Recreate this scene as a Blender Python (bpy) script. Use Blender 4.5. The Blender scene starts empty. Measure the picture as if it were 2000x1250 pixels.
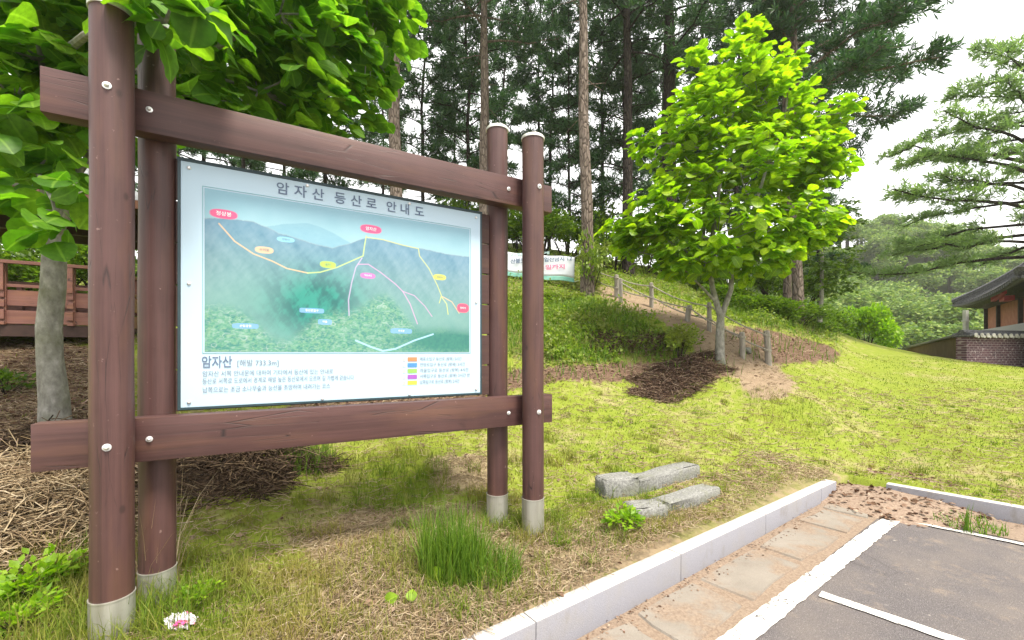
import bpy, bmesh, math, random
import numpy as np
from mathutils import Vector, Matrix, Euler
R = math.radians
rng = np.random.default_rng(11)
random.seed(5)
sc = bpy.context.scene
COL = sc.collection

# ------------------------------------------------------------------ camera, sky, sun, exposure
H, F, HOR = 1.55, 835.0, 690.0          # camera height (m), focal length and horizon row on a 2000x1250 frame
cd = bpy.data.cameras.new('camera'); cam = bpy.data.objects.new('camera', cd); COL.objects.link(cam)
cam.location = (0, 0, H); cam.rotation_euler = (R(90), 0, 0)
cd.sensor_width = 36; cd.lens = 36 * F / 2000; cd.shift_y = (HOR - 625) / 2000
cd.clip_start = 0.05; cd.clip_end = 1000
sc.camera = cam
SUN_EL, SUN_AZ = R(64), R(140)          # azimuth clockwise from +Y: behind the camera, to the right
w = bpy.data.worlds.new('World'); sc.world = w; w.use_nodes = True
nt = w.node_tree; nt.nodes.clear()
sky = nt.nodes.new('ShaderNodeTexSky'); sky.sky_type = 'NISHITA'; sky.sun_disc = False
sky.sun_elevation = SUN_EL; sky.sun_rotation = SUN_AZ; sky.dust_density = 3.0
mx = nt.nodes.new('ShaderNodeMixRGB'); mx.inputs[0].default_value = 0.86
mx.inputs[2].default_value = (9.0, 8.85, 8.65, 1)      # the white cloud deck
bg = nt.nodes.new('ShaderNodeBackground'); bg.inputs[1].default_value = 0.1
ow = nt.nodes.new('ShaderNodeOutputWorld')
nt.links.new(sky.outputs[0], mx.inputs[1]); nt.links.new(mx.outputs[0], bg.inputs[0]); nt.links.new(bg.outputs[0], ow.inputs[0])
sd = bpy.data.lights.new('sun', 'SUN'); sd.energy = 3.0; sd.angle = R(14); sd.color = (1, .93, .80)
so = bpy.data.objects.new('sun', sd); COL.objects.link(so)
so.rotation_euler = (R(90) - SUN_EL, 0, R(180) - SUN_AZ); so.location = (8, -6, 20)
sc.view_settings.view_transform = 'Standard'; sc.view_settings.look = 'None'
sc.view_settings.exposure = 1.36; sc.view_settings.gamma = 1
sc.cycles.max_bounces = 6; sc.cycles.transparent_max_bounces = 8; sc.cycles.diffuse_bounces = 3
sc.cycles.transmission_bounces = 4; sc.cycles.use_denoising = True

# ------------------------------------------------------------------ node helpers
class NT:
    def __init__(s, name, rough=.8, spec=.3):
        s.m = bpy.data.materials.new(name); s.m.use_nodes = True; s.t = s.m.node_tree
        s.b = s.t.nodes['Principled BSDF']; s.b.inputs['Roughness'].default_value = rough
        s.b.inputs['Specular IOR Level'].default_value = spec
        s.out = s.t.nodes['Material Output']
    def n(s, k, **kw):
        x = s.t.nodes.new(k)
        for a, v in kw.items(): setattr(x, a, v)
        return x
    def l(s, a, b): s.t.links.new(a, b)
    def coord(s, scale=(1, 1, 1), kind='Object'):
        if kind == 'World':
            o = s.n('ShaderNodeNewGeometry').outputs['Position']
        else:
            o = s.n('ShaderNodeTexCoord').outputs[kind]
        if scale == (1, 1, 1): return o
        v = s.n('ShaderNodeVectorMath', operation='MULTIPLY'); v.inputs[1].default_value = scale
        s.l(o, v.inputs[0]); return v.outputs[0]
    def noise(s, scale, detail=4, co=None, rough=.55, dist=0):
        x = s.n('ShaderNodeTexNoise'); x.inputs['Scale'].default_value = scale
        x.inputs['Detail'].default_value = detail; x.inputs['Roughness'].default_value = rough
        x.inputs['Distortion'].default_value = dist
        s.l(co if co is not None else s.coord(), x.inputs['Vector']); return x.outputs['Fac']
    def voro(s, scale, co=None, feat='F1', out='Distance'):
        x = s.n('ShaderNodeTexVoronoi'); x.feature = feat; x.inputs['Scale'].default_value = scale
        s.l(co if co is not None else s.coord(), x.inputs['Vector']); return x.outputs[out]
    def ramp(s, fac, stops, interp='LINEAR'):
        x = s.n('ShaderNodeValToRGB'); x.color_ramp.interpolation = interp
        e = x.color_ramp.elements
        while len(e) < len(stops): e.new(.5)
        for k, (p, c) in enumerate(stops):
            e[k].position = p
            e[k].color = (*c, 1) if hasattr(c, '__len__') else (c, c, c, 1)
        s.l(fac, x.inputs[0]); return x.outputs[0]
    def mix(s, fac, a, b, mode='MIX'):
        x = s.n('ShaderNodeMixRGB', blend_type=mode)
        for i, v in ((0, fac), (1, a), (2, b)):
            if isinstance(v, (int, float)): x.inputs[i].default_value = v if i == 0 else (v, v, v, 1)
            elif isinstance(v, tuple): x.inputs[i].default_value = (*v, 1)
            else: s.l(v, x.inputs[i])
        return x.outputs[0]
    def math(s, op, a, b=0.0):
        x = s.n('ShaderNodeMath', operation=op)
        for i, v in enumerate((a, b)):
            if isinstance(v, (int, float)): x.inputs[i].default_value = v
            else: s.l(v, x.inputs[i])
        return x.outputs[0]
    def rand(s): return s.n('ShaderNodeNewGeometry').outputs['Random Per Island']
    def attr(s, name):
        x = s.n('ShaderNodeAttribute'); x.attribute_name = name; return x
    def col(s, c):
        if isinstance(c, tuple): s.b.inputs['Base Color'].default_value = (*c, 1)
        else: s.l(c, s.b.inputs['Base Color'])
        return s
    def bump(s, h, strength=.3, dist=.02):
        x = s.n('ShaderNodeBump'); x.inputs['Strength'].default_value = strength; x.inputs['Distance'].default_value = dist
        s.l(h, x.inputs['Height']); s.l(x.outputs[0], s.b.inputs['Normal']); return s

def simple(name, c1, c2, scale=8, rough=.8, spec=.3, bump=.2, stretch=(1, 1, 1), metal=0, dist=.01):
    t = NT(name, rough, spec); co = t.coord(stretch)
    f = t.noise(scale, 5, co)
    t.col(t.ramp(f, [(.3, c1), (.7, c2)])); t.b.inputs['Metallic'].default_value = metal
    if bump: t.bump(f, bump, dist)
    return t.m

def leaf_mat(name, stops, trans, tfac=.45, rough=.45, spec=.35, patch=None):
    t = NT(name, rough, spec)
    c = t.ramp(t.rand(), stops)
    if patch:
        c = t.mix(t.ramp(t.noise(patch[0], 2, t.coord(kind='World')), [(.42, 0.), (.62, 1.)]), c, patch[1])
    c = t.mix(t.ramp(t.noise(26, 3, t.coord(kind='World')), [(.35, .45), (.65, 0.)]), c, tuple(.55 * q for q in stops[0][1]))
    c = t.mix(t.ramp(t.noise(61, 2, t.coord(kind='World')), [(.70, 0.), (.74, .5)]), c, (stops[-1][1][0], stops[-1][1][1] * .75, stops[-1][1][2] * 2))
    c = t.mix(t.ramp(t.attr('rib').outputs['Fac'], [(.88, 0.), (.97, .28)]), c, tuple(min(.8, q * 1.5 + .05) for q in stops[-1][1]))
    t.col(c)
    tr = t.n('ShaderNodeBsdfTranslucent'); t.l(t.mix(1.0, c, trans, 'MULTIPLY'), tr.inputs[0])
    ms = t.n('ShaderNodeMixShader'); ms.inputs[0].default_value = tfac
    t.l(t.b.outputs[0], ms.inputs[1]); t.l(tr.outputs[0], ms.inputs[2]); t.l(ms.outputs[0], t.out.inputs[0])
    return t.m

# ------------------------------------------------------------------ mesh helpers
def tag(o, label=None, cat=None, group=None, kind=None):
    if label: o['label'] = label
    if cat: o['category'] = cat
    if group: o['group'] = group
    if kind: o['kind'] = kind
    return o

def empty(name, loc, label, cat, group=None, rz=0):
    o = bpy.data.objects.new(name, None); COL.objects.link(o); o.empty_display_size = .2
    o.location = loc; o.rotation_euler = (0, 0, rz)
    return tag(o, label, cat, group)

def link(name, me, mat, parent=None, loc=None, smooth=False):
    o = bpy.data.objects.new(name, me); COL.objects.link(o)
    if mat: me.materials.append(mat)
    if parent: o.parent = parent
    if loc is not None: o.location = loc
    if smooth: me.polygons.foreach_set('use_smooth', np.ones(len(me.polygons), bool))
    return o

def np_mesh(name, V, Fc):
    """V (n,3); Fc (m,k) faces of equal size."""
    V = np.asarray(V, np.float32); Fc = np.asarray(Fc, np.int32)
    me = bpy.data.meshes.new(name); m, k = Fc.shape
    me.vertices.add(len(V)); me.vertices.foreach_set('co', V.ravel())
    me.loops.add(m * k); me.loops.foreach_set('vertex_index', Fc.ravel())
    me.polygons.add(m); me.polygons.foreach_set('loop_start', np.arange(0, m * k, k, dtype=np.int32))
    me.polygons.foreach_set('loop_total', np.full(m, k, np.int32))
    me.update(calc_edges=True); me.validate(); return me

class MB:
    def __init__(s): s.v = []; s.f = []
    def add(s, V, Fs):
        b = len(s.v); s.v += [tuple(map(float, p)) for p in V]; s.f += [tuple(b + i for i in q) for q in Fs]; return s
    def box(s, c, size, rot=None, bev=0):
        bm = bmesh.new(); bmesh.ops.create_cube(bm, size=1)
        bmesh.ops.scale(bm, vec=Vector(size), verts=bm.verts)
        if bev: bmesh.ops.bevel(bm, geom=list(bm.edges), offset=bev, segments=2, affect='EDGES', profile=.6)
        M = Matrix.Translation(Vector(c)) @ (rot.to_matrix().to_4x4() if rot else Matrix())
        bm.verts.index_update()
        s.add([M @ v.co for v in bm.verts], [[v.index for v in f.verts] for f in bm.faces]); bm.free(); return s
    def tube(s, pts, rad, seg=8, cap=True, wob=0):
        P = [Vector(p) for p in pts]; n = len(P)
        if not hasattr(rad, '__len__'): rad = [rad] * n
        T = [(P[min(i + 1, n - 1)] - P[max(i - 1, 0)]).normalized() for i in range(n)]
        a = Vector((1, 0, 0)) if abs(T[0].x) < .8 else Vector((0, 1, 0))
        V = []
        for i in range(n):
            a = (a - T[i] * a.dot(T[i])).normalized(); b = T[i].cross(a)
            for k in range(seg):
                q = 2 * math.pi * k / seg; r = rad[i] * (1 + (random.uniform(-wob, wob) if wob else 0))
                V.append(P[i] + a * (r * math.cos(q)) + b * (r * math.sin(q)))
        Fs = [(i * seg + k, i * seg + (k + 1) % seg, (i + 1) * seg + (k + 1) % seg, (i + 1) * seg + k) for i in range(n - 1) for k in range(seg)]
        if cap: Fs += [tuple(reversed(range(seg))), tuple(range((n - 1) * seg, n * seg))]
        return s.add(V, Fs)
    def build(s, name, mat, parent=None, loc=None, smooth=False):
        V = s.v
        if loc is not None and parent is None:
            V = [(x - loc[0], y - loc[1], z - loc[2]) for x, y, z in V]
        me = bpy.data.meshes.new(name); me.from_pydata(V, [], s.f); me.update()
        o = link(name, me, mat, parent, loc if parent is None else None)
        if smooth:
            me.polygons.foreach_set('use_smooth', np.ones(len(me.polygons), bool))
            me.set_sharp_from_angle(angle=R(40))
        return o

def unit(a): return a / (np.linalg.norm(a, axis=-1, keepdims=True) + 1e-9)

# leaf template along +X, 20 verts, 24 tris
_q = np.linspace(0, 1, 8); _m = np.stack([_q, 0 * _q, .05 * np.sin(3.1 * _q) - .16 * _q ** 2.2], 1)
_w = np.stack([_q[1:-1] + .01, .315 * np.sin(math.pi * _q[1:-1] ** 1.12) ** .7, _m[1:-1, 2] + .055 * np.sin(math.pi * _q[1:-1]) - .03 * (np.arange(6) % 2)], 1)
LEAF_V = np.vstack([_m, _w, _w * (1, -1, 1)])
_s = [(0, 1, 8), (7, 13, 6)] + [x for k in range(1, 6) for x in ((k, k + 1, 7 + k), (k + 1, 8 + k, 7 + k))]
_s[1] = (6, 7, 13)
LEAF_F = np.array(_s + [(a if a < 8 else a + 6, c if c < 8 else c + 6, b if b < 8 else b + 6) for a, b, c in _s])
# plain small leaf, 4 verts 2 tris
LITE_V = np.array([(0, 0, 0), (.5, .3, .06), (1, 0, -.05), (.5, -.3, .06)]); LITE_F = np.array([(0, 1, 2), (0, 2, 3)])

def stamp(P, X, Z, size, tv=LEAF_V, tf=LEAF_F, wid=1.0):
    """stamp a template at points P with axis X, normal Z and size -> V, F"""
    P = np.asarray(P, float); n = len(P)
    X = unit(X); Z = unit(Z - X * (Z * X).sum(1, keepdims=True)); Y = np.cross(Z, X)
    size = np.broadcast_to(np.asarray(size, float), (n,))[:, None, None]
    t = tv[None] * np.array([1, wid, 1])
    V = P[:, None] + size * (t[..., 0:1] * X[:, None] + t[..., 1:2] * Y[:, None] + t[..., 2:3] * Z[:, None])
    Fc = tf[None] + (np.arange(n) * len(tv))[:, None, None]
    return V.reshape(-1, 3), Fc.reshape(-1, tf.shape[1])

def ribbons(P, W, S):
    """P (n,k,3) centre lines, W (n,k) half widths, S (n,3) side vectors -> quads"""
    n, k, _ = P.shape
    L = P + W[..., None] * S[:, None]; Q = P - W[..., None] * S[:, None]
    V = np.stack([L, Q], 2).reshape(-1, 3)
    b = (np.arange(n) * 2 * k)[:, None] + (np.arange(k - 1) * 2)[None]
    return V, np.stack([b, b + 1, b + 3, b + 2], -1).reshape(-1, 4)

def straws(P, r):
    """triangular tubes, P (n,k,3)"""
    n, k, _ = P.shape; out = []
    T = unit(P[:, -1] - P[:, 0]); A = unit(np.cross(T, np.array([.3, .2, 1.]))); B = np.cross(T, A)
    for q in (0, 2.1, 4.2): out.append(P + np.asarray(r).reshape(-1, 1, 1) * (A * math.cos(q) + B * math.sin(q))[:, None])
    V = np.stack(out, 2).reshape(-1, 3)
    b = (np.arange(n) * 3 * k)[:, None, None] + (np.arange(k - 1) * 3)[None, :, None]
    j = np.arange(3)[None, None]; j2 = (j + 1) % 3
    return V, np.stack(np.broadcast_arrays(b + j, b + j2, b + 3 + j2, b + 3 + j), -1).reshape(-1, 4)

def ribs(me):
    n = len(me.vertices) // 20; a = me.attributes.new('rib', 'FLOAT', 'POINT'); a.data.foreach_set('value', np.tile([1] * 8 + [0] * 12, n).astype(np.float32)); return me

def cat(parts):
    V, Fs, o = [], [], 0
    for v, f in parts: V.append(v); Fs.append(f + o); o += len(v)
    return np.vstack(V), np.vstack(Fs)

def rdir(n): return unit(rng.normal(size=(n, 3)))

# ------------------------------------------------------------------ the lie of the land
def at(px, py, Y): return np.array([(px - 1000) / F * Y, Y, H - (py - HOR) / F * Y])
LOT = -0.33
K1 = np.array([-.079, 2.43]); D1 = np.array([.804, .595]); D1 /= np.hypot(*D1); N1 = np.array([-D1[1], D1[0]])
K2 = np.array([4.867, 5.567]); D2 = np.array([.644, -.765]); D2 /= np.hypot(*D2); N2 = np.array([-D2[1], D2[0]])
def kd1(x, y): return (x - K1[0]) * N1[0] + (y - K1[1]) * N1[1]
def kd2(x, y): return (x - K2[0]) * N2[0] + (y - K2[1]) * N2[1]
ctl = [at(*c) for c in [
    (0, 1100, 2.9), (100, 930, 3.6), (100, 830, 4.6), (100, 690, 7), (20, 650, 8.5), (400, 1000, 3.6), (450, 895, 4.3), (600, 870, 5), (800, 862, 5.3),
    (800, 1010, 4.0), (700, 1100, 3.1), (500, 1250, 2.37), (1100, 900, 5.3), (1100, 780, 7.5), (1030, 740, 8.2), (1100, 693, 8.8),
    (1150, 605, 11), (1000, 608, 12), (1100, 600, 12.2), (1180, 578, 13.5), (1270, 760, 8.5), (1400, 712, 9.2), (1300, 695, 9.3), (1360, 645, 10.5), (1270, 602, 12.3),
    (1500, 715, 10), (1600, 700, 12.5), (1550, 650, 12.5), (1450, 605, 14.5), (1600, 645, 15), (1640, 682, 15), (1300, 950, 4.75), (1400, 1000, 4.2),
    (1500, 900, 5.8), (1550, 780, 8), (1500, 740, 9), (1700, 920, 6.1), (1700, 850, 7.3), (1700, 760, 10), (1700, 700, 14.5), (1700, 682, 19), (1750, 682, 21),
    (1850, 850, 7), (1850, 760, 10), (1850, 708, 14), (1850, 699, 16), (1990, 900, 5.9), (1990, 780, 9), (1990, 722, 13), (1990, 718, 15),
    (1000, 500, 16), (800, 520, 18), (500, 540, 15), (200, 540, 15), (100, 575, 12.5), (-300, 560, 12), (1000, 475, 25), (1250, 520, 20), (1400, 545, 22), (1550, 600, 22), (500, 760, 6.5), (750, 790, 6.8), (900, 700, 8.8), (600, 690, 8.6)]]
ctl += [np.array(p, float) for p in [(-.17, 2.55, -.085), (-3.4, .17, -.05), (2, 4.12, -.115), (4.2, 5.75, -.15), (-6, -2, -.05), (5.0, 5.68, -.15), (5.75, 4.75, -.155), (8, 2.2, -.2),
    (12, -2, -.3), (-2.22, 2.37, -.02), (.184, 3.755, 0), (-2.25, 2.71, .0), (-.13, 3.93, .02), (18, 27, 1.2), (25, 20, .8), (30, 40, -1), (15, 12, .9), (-4.5, 3.0, .25),
    (-20, -10, 0), (-12, 4, .9), (-18, 16, 5), (0, 40, 8.5), (-40, 40, 8), (-60, 0, 3), (60, 0, -1), (60, 60, -2), (0, -60, -.4), (0, 100, 7), (-80, 90, 8), (100, 120, -2), (25, 55, -1), (140, 0, -2), (-140, 0, 4), (0, -140, 0), (0, 150, 6)]]
ctl = np.array(ctl)
def _phi(a, b): return np.sqrt(((a[:, None] - b[None]) ** 2).sum(-1) + .15)
_A = _phi(ctl[:, :2], ctl[:, :2]); _n = len(ctl)
_M = np.block([[_A + .03 * np.eye(_n), np.ones((_n, 1))], [np.ones((1, _n)), np.zeros((1, 1))]])
_W = np.linalg.solve(_M, np.append(ctl[:, 2], 0))
def bumps(x, y):
    return (.012 * np.sin(3.1 * x + 1.3 * y) * np.sin(2.3 * y - .7 * x) + .008 * np.sin(7.3 * x + 2 * y) * np.cos(6.1 * y))
def Z(x, y):
    x = np.atleast_1d(np.asarray(x, float)); y = np.atleast_1d(np.asarray(y, float)); o = np.empty(len(x))
    for i in range(0, len(x), 20000):
        q = np.stack([x[i:i + 20000], y[i:i + 20000]], 1); o[i:i + 20000] = _phi(q, ctl[:, :2]) @ _W[:-1] + _W[-1]
    return o + bumps(x, y)
def z1(x, y): return float(Z(x, y)[0])
def hit(px, py, y0=1.8, y1=60):
    Y = np.geomspace(y0, y1, 500); x = (px - 1000) / F * Y; zr = H - (py - HOR) / F * Y
    below = np.nonzero(zr < Z(x, Y))[0]
    i = below[0] if len(below) else 250
    return np.array([x[i], Y[i], float(Z(x[i], Y[i])[0])])
def proj(x, y, z):
    y = np.maximum(y, .05); return 1000 + F * x / y, HOR - F * (z - H) / y
def inpoly(px, py, poly):
    c = np.zeros(px.shape, bool); n = len(poly)
    for i in range(n):
        x1, y1 = poly[i]; x2, y2 = poly[i - 1]
        if y1 == y2: continue
        c ^= ((y1 > py) != (y2 > py)) & (px < (x2 - x1) * (py - y1) / (y2 - y1) + x1)
    return c
# patches of ground cover, outlined as they lie on the slope
LITTER = [[(985, 722), (1100, 712), (1230, 705), (1330, 705), (1420, 715), (1440, 735), (1330, 742), (1230, 745), (1100, 742), (985, 765)], [(-400, 640), (200, 680), (200, 900), (-400, 1000)],
          [(1400, 640), (1500, 640), (1640, 680), (1640, 703), (1500, 712), (1450, 690)], [(560, 690), (950, 690), (950, 800), (560, 800)]]
PATH = [[(1165, 558), (1245, 572), (1350, 605), (1440, 645), (1510, 705), (1555, 750), (1540, 770), (1480, 775), (1440, 740), (1370, 692), (1290, 625), (1185, 600)], [(1440, 735), (1550, 740), (1545, 772), (1490, 785), (1450, 765)]]
LUSH = [[(985, 590), (1150, 590), (1230, 620), (1310, 660), (1345, 695), (1290, 706), (1060, 712), (985, 690)], [(1420, 575), (1500, 585), (1600, 610), (1645, 672), (1580, 658), (1430, 625)]]
DRY = [[(560, 1040), (700, 1000), (960, 985), (1000, 1020), (1120, 1030), (1250, 1010), (1330, 1060), (900, 1250), (620, 1250), (640, 1100)],
       [(-300, 880), (180, 900), (180, 1090), (-300, 1120)], [(830, 890), (960, 890), (960, 960), (850, 950)]]
def zone(x, y, z, which, jit=9):
    px, py = proj(x, y, z); acc = np.zeros(px.shape)
    for _ in range(5):
        jx = px + rng.normal(0, jit, px.shape); jy = py + rng.normal(0, jit * .6, px.shape); m = np.zeros(px.shape, bool)
        for p in which: m |= inpoly(jx, jy, p)
        acc += m
    return acc / 5 * (y > 1.2)
# ------------------------------------------------------------------ ground
def warp(n, a, L): u = np.linspace(-math.asinh(L / a), math.asinh(L / a), n); return a * np.sinh(u)
gx = warp(600, 2.6, 160) + .8; gy = warp(600, 2.6, 160) + 4
GX, GY = np.meshgrid(gx, gy); fx, fy = GX.ravel(), GY.ravel()
fz = Z(fx, fy); d1, d2 = kd1(fx, fy), kd2(fx, fy)
dk = np.maximum(d1, d2); inlot = (dk < .055); tk = np.where(d1 > d2, -.08 - .07 * np.clip(((fx - K1[0]) * D1[0] + (fy - K1[1]) * D1[1]) / 5.46, -1, 1.5), -.15); fz = np.where(dk < .34, np.minimum(fz, tk - .012 + np.maximum(dk - .13, 0) * .3), fz)
edge_ = np.clip((.62 - np.where((d1 > 0) & (d1 > d2), d1, 9)) / .35, 0, 1)
zl, zp, zg, zd = (zone(fx, fy, fz, q) for q in (LITTER, PATH, LUSH, DRY))
far = np.clip((fz - 2.6) / 1.5, 0, 1)
fz = np.where(inlot, LOT - .12, fz)
n = 600; ii = (np.arange(n - 1)[:, None] * n + np.arange(n - 1)[None]).ravel()
ground_me = np_mesh('ground', np.stack([fx, fy, fz], 1), np.stack([ii, ii + 1, ii + n + 1, ii + n], 1))
ca = ground_me.color_attributes.new('zone', 'FLOAT_COLOR', 'POINT')
ca.data.foreach_set('color', np.stack([np.maximum(zl, far * .55), np.maximum(zp, edge_ * .55), np.maximum(zg, far * (1 - zp) * .75), zd], 1).astype(np.float32).ravel())
t = NT('ground_cover', .95, .1); wc = t.coord(kind='World')
za = t.attr('zone'); sep = t.n('ShaderNodeSeparateColor'); t.l(za.outputs['Color'], sep.inputs[0])
big = t.noise(.9, 5, wc); mid = t.noise(6, 6, wc); fine = t.noise(70, 4, wc, .7); vf = t.noise(240, 2, wc)
green = t.mix(fine, t.ramp(mid, [(.3, (.10, .16, .014)), (.7, (.19, .25, .022))]), (.24, .265, .045))
dry = t.mix(fine, t.ramp(mid, [(.3, (.20, .14, .08)), (.7, (.32, .25, .14))]), (.40, .33, .20))
dmask = t.ramp(t.math('ADD', t.math('MULTIPLY', za.outputs['Alpha'], .34), t.math('MULTIPLY', t.math('ADD', big, mid), .5)), [(.5, 0.), (.72, 1.)])
c = t.mix(dmask, green, dry)
lit = t.mix(vf, t.ramp(t.noise(34, 5, wc, .7), [(.3, (.045, .028, .02)), (.5, (.11, .066, .046)), (.72, (.24, .16, .115))]), (.17, .11, .08))
c = t.mix(t.ramp(t.math('ADD', t.math('MULTIPLY', sep.outputs[0], .62), t.math('MULTIPLY', t.math('ADD', mid, big), .42)), [(.58, 0.), (.85, 1.)]), c, lit)
sand = t.mix(fine, t.ramp(mid, [(.3, (.19, .135, .09)), (.7, (.33, .255, .175))]), (.26, .19, .13))
c = t.mix(t.ramp(t.math('ADD', t.math('MULTIPLY', sep.outputs[1], .8), t.math('MULTIPLY', mid, .4)), [(.4, 0.), (.8, 1.)]), c, sand)
c = t.mix(t.ramp(t.math('ADD', t.math('MULTIPLY', sep.outputs[2], .8), t.math('MULTIPLY', mid, .4)), [(.4, 0.), (.75, 1.)]), c, t.ramp(t.math('ADD', t.math('MULTIPLY', mid, .6), t.math('MULTIPLY', fine, .4)), [(.35, (.08, .10, .02)), (.5, (.13, .16, .03)), (.65, (.17, .12, .07))]))
t.col(c).bump(t.math('ADD', t.math('MULTIPLY', fine, .7), vf), .55, .02)
GROUND = t.m
tag(link('ground', ground_me, GROUND, smooth=True), kind='structure')

# parking lot: asphalt sheet, flagstone gutters, painted lines
_den = D1[0] * D2[1] - D1[1] * D2[0]; _t = ((K2 - K1)[0] * D2[1] - (K2 - K1)[1] * D2[0]) / _den
C0 = K1 + D1 * _t                                   # where the two kerb fronts would meet
def quad(name, pts, z, mat, thick=0):
    nseg = 1
    b = MB(); b.add([(p[0], p[1], z) for p in pts], [tuple(range(len(pts)))]); return tag(b.build(name, mat), kind='structure')
t = NT('asphalt', .9, .2); wc = t.coord(kind='World')
sp = t.noise(160, 3, wc, .8); bl = t.noise(1.6, 5, wc); gr = t.voro(120, wc)
ca_ = t.ramp(sp, [(.3, (.065, .058, .06)), (.55, (.13, .117, .12)), (.75, (.27, .25, .25))])
ca_ = t.mix(t.ramp(bl, [(.45, 0.), (.75, .55)]), ca_, (.2, .17, .15))
ca_ = t.mix(t.ramp(t.noise(22, 3, wc), [(.68, 0.), (.76, .6)]), ca_, (.4, .36, .33))
ck = t.voro(.55, t.n('ShaderNodeVectorMath', operation='ADD').outputs[0], 'DISTANCE_TO_EDGE') if False else t.voro(.5, wc, 'DISTANCE_TO_EDGE')
ca_ = t.mix(t.math('MULTIPLY', t.ramp(ck, [(0, 1.), (.006, 0.)]), t.ramp(t.noise(1.1, 2, wc), [(.55, 0.), (.65, .3)])), ca_, (.04, .035, .035))
ca_ = t.mix(t.ramp(t.voro(55, wc), [(.10, .55), (.2, 0.)]), ca_, (.36, .33, .32))
ca_ = t.mix(t.ramp(t.noise(4.5, 5, wc, .7), [(.56, 0.), (.75, .5)]), ca_, (.30, .235, .18))
t.col(ca_).bump(t.math('ADD', gr, sp), .7, .008); ASPH = t.m
e = N1 * .05
quad('parking_lot', [C0 + e + D1 * .1, C0 + D2 * 45 + N2 * .05, C0 + D2 * 45 - D1 * 60, C0 - D1 * 60 + e], LOT, ASPH)
t = NT('flagstone', .85, .25); wc = t.coord(kind='World')
wv = t.n('ShaderNodeVectorMath', operation='ADD'); nz = t.n('ShaderNodeTexNoise'); nz.inputs['Scale'].default_value = 3
t.l(wc, nz.inputs['Vector']); sv = t.n('ShaderNodeVectorMath', operation='SCALE'); sv.inputs['Scale'].default_value = .22
t.l(nz.outputs['Color'], sv.inputs[0]); t.l(wc, wv.inputs[0]); t.l(sv.outputs[0], wv.inputs[1])
ed = t.voro(1.5, wv.outputs[0], 'DISTANCE_TO_EDGE')
stone = t.mix(t.noise(60, 4, wc, .7), t.ramp(t.noise(3, 4, wc), [(.3, (.19, .17, .14)), (.7, (.29, .26, .22))]), (.25, .21, .17))
soil = t.ramp(t.noise(50, 5, wc, .7), [(.3, (.15, .105, .078)), (.7, (.28, .215, .16))])
mk = t.math('SUBTRACT', t.math('ADD', t.math('MULTIPLY', t.noise(2.3, 5, wc), .9), t.math('MULTIPLY', t.noise(14, 4, wc), .25)), t.math('MULTIPLY', ed, 1.1))
t.col(soil); t.bump(t.noise(60, 5, wc, .7), .5, .012); FLAG = t.m
t = NT('flag_top', .85, .25); wc = t.coord(kind='World')
stone = t.mix(t.noise(60, 4, wc, .7), t.ramp(t.noise(3, 4, wc), [(.3, (.16, .145, .125)), (.7, (.25, .225, .195))]), (.22, .19, .16))
stone = t.mix(t.ramp(t.noise(5, 6, t.coord((1, 3, 1), 'World'), .7), [(.55, 0.), (.7, .45)]), stone, (.16, .12, .095))
soil = t.ramp(t.noise(50, 5, wc, .7), [(.3, (.15, .105, .078)), (.7, (.28, .215, .16))])
t.col(t.mix(t.ramp(t.noise(2.7, 6, wc, .6), [(.47, 0.), (.6, .9)]), stone, soil)); t.bump(t.math('ADD', t.noise(60, 4, wc), t.noise(9, 3, wc)), .4, .012); FLAGT = t.m
quad('gutter', [C0 + D1 * .05 - N2 * .05, C0 - D1 * 60 + N1 * .04, C0 - D1 * 60 - N1 * .56, C0 - N1 * .56 - N2 * .1], LOT + .004, FLAG)
quad('gutter', [C0 + D2 * .45 - N2 * .03, C0 + D2 * 45 + N2 * .02, C0 + D2 * 45 - N2 * .68, C0 + D2 * .72 - N2 * .68], LOT + .006, FLAG)
b = MB(); sx = -9.0; qs = np.random.default_rng(8)
while sx < 5.0:
    ln = qs.uniform(.5, 1.1); two = qs.random() < .18; rows = ((.03, .26), (.29, .53)) if two else ((.035, .53),)
    for r0, r1 in rows:
        cnr = [(sx + .03, r0), (sx + ln * .5, r0), (sx + ln - .03, r0), (sx + ln - .03, (r0 + r1) / 2), (sx + ln - .03, r1), (sx + ln * .5, r1), (sx + .03, r1), (sx + .03, (r0 + r1) / 2)]
        P_ = [K1 + D1 * (u_ + qs.uniform(-.03, .03) * (1 if abs(u_ - sx - ln * .5) < .01 else .9)) - N1 * (v_ + abs(qs.normal(0, .03)) * (1 if v_ < .15 else -1) + (.02 if v_ < .1 else -.02)) for u_, v_ in cnr]; z_ = LOT + .016 + qs.uniform(0, .004); m0 = sum(P_) / 8
        V = [(*p, LOT) for p in P_] + [(*(p * .97 + m0 * .03), z_) for p in P_]; b.add(V, [tuple(range(15, 7, -1))[::-1]] + [(i, (i + 1) % 8, 8 + (i + 1) % 8, 8 + i) for i in range(8)])
    sx += ln + qs.uniform(.01, .06)
tag(b.build('flagstones', FLAGT), kind='structure')
t = NT('road_paint', .7, .3); wc = t.coord(kind='World')
t.col(t.mix(t.ramp(t.noise(9, 5, wc, .7), [(.45, 0.), (.75, .8)]), t.mix(t.noise(90, 4, wc, .7), (.52, .51, .49), (.66, .65, .63)), (.46, .38, .30))).bump(t.noise(90, 3, wc), .25, .004)
tb = t.n('ShaderNodeBsdfTransparent'); ms = t.n('ShaderNodeMixShader')
t.l(t.ramp(t.math('ADD', t.math('MULTIPLY', t.noise(38, 4, wc, .75), .7), t.math('MULTIPLY', t.noise(5, 3, wc), .4)), [(.60, 0.), (.66, .9)]), ms.inputs[0])
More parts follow.
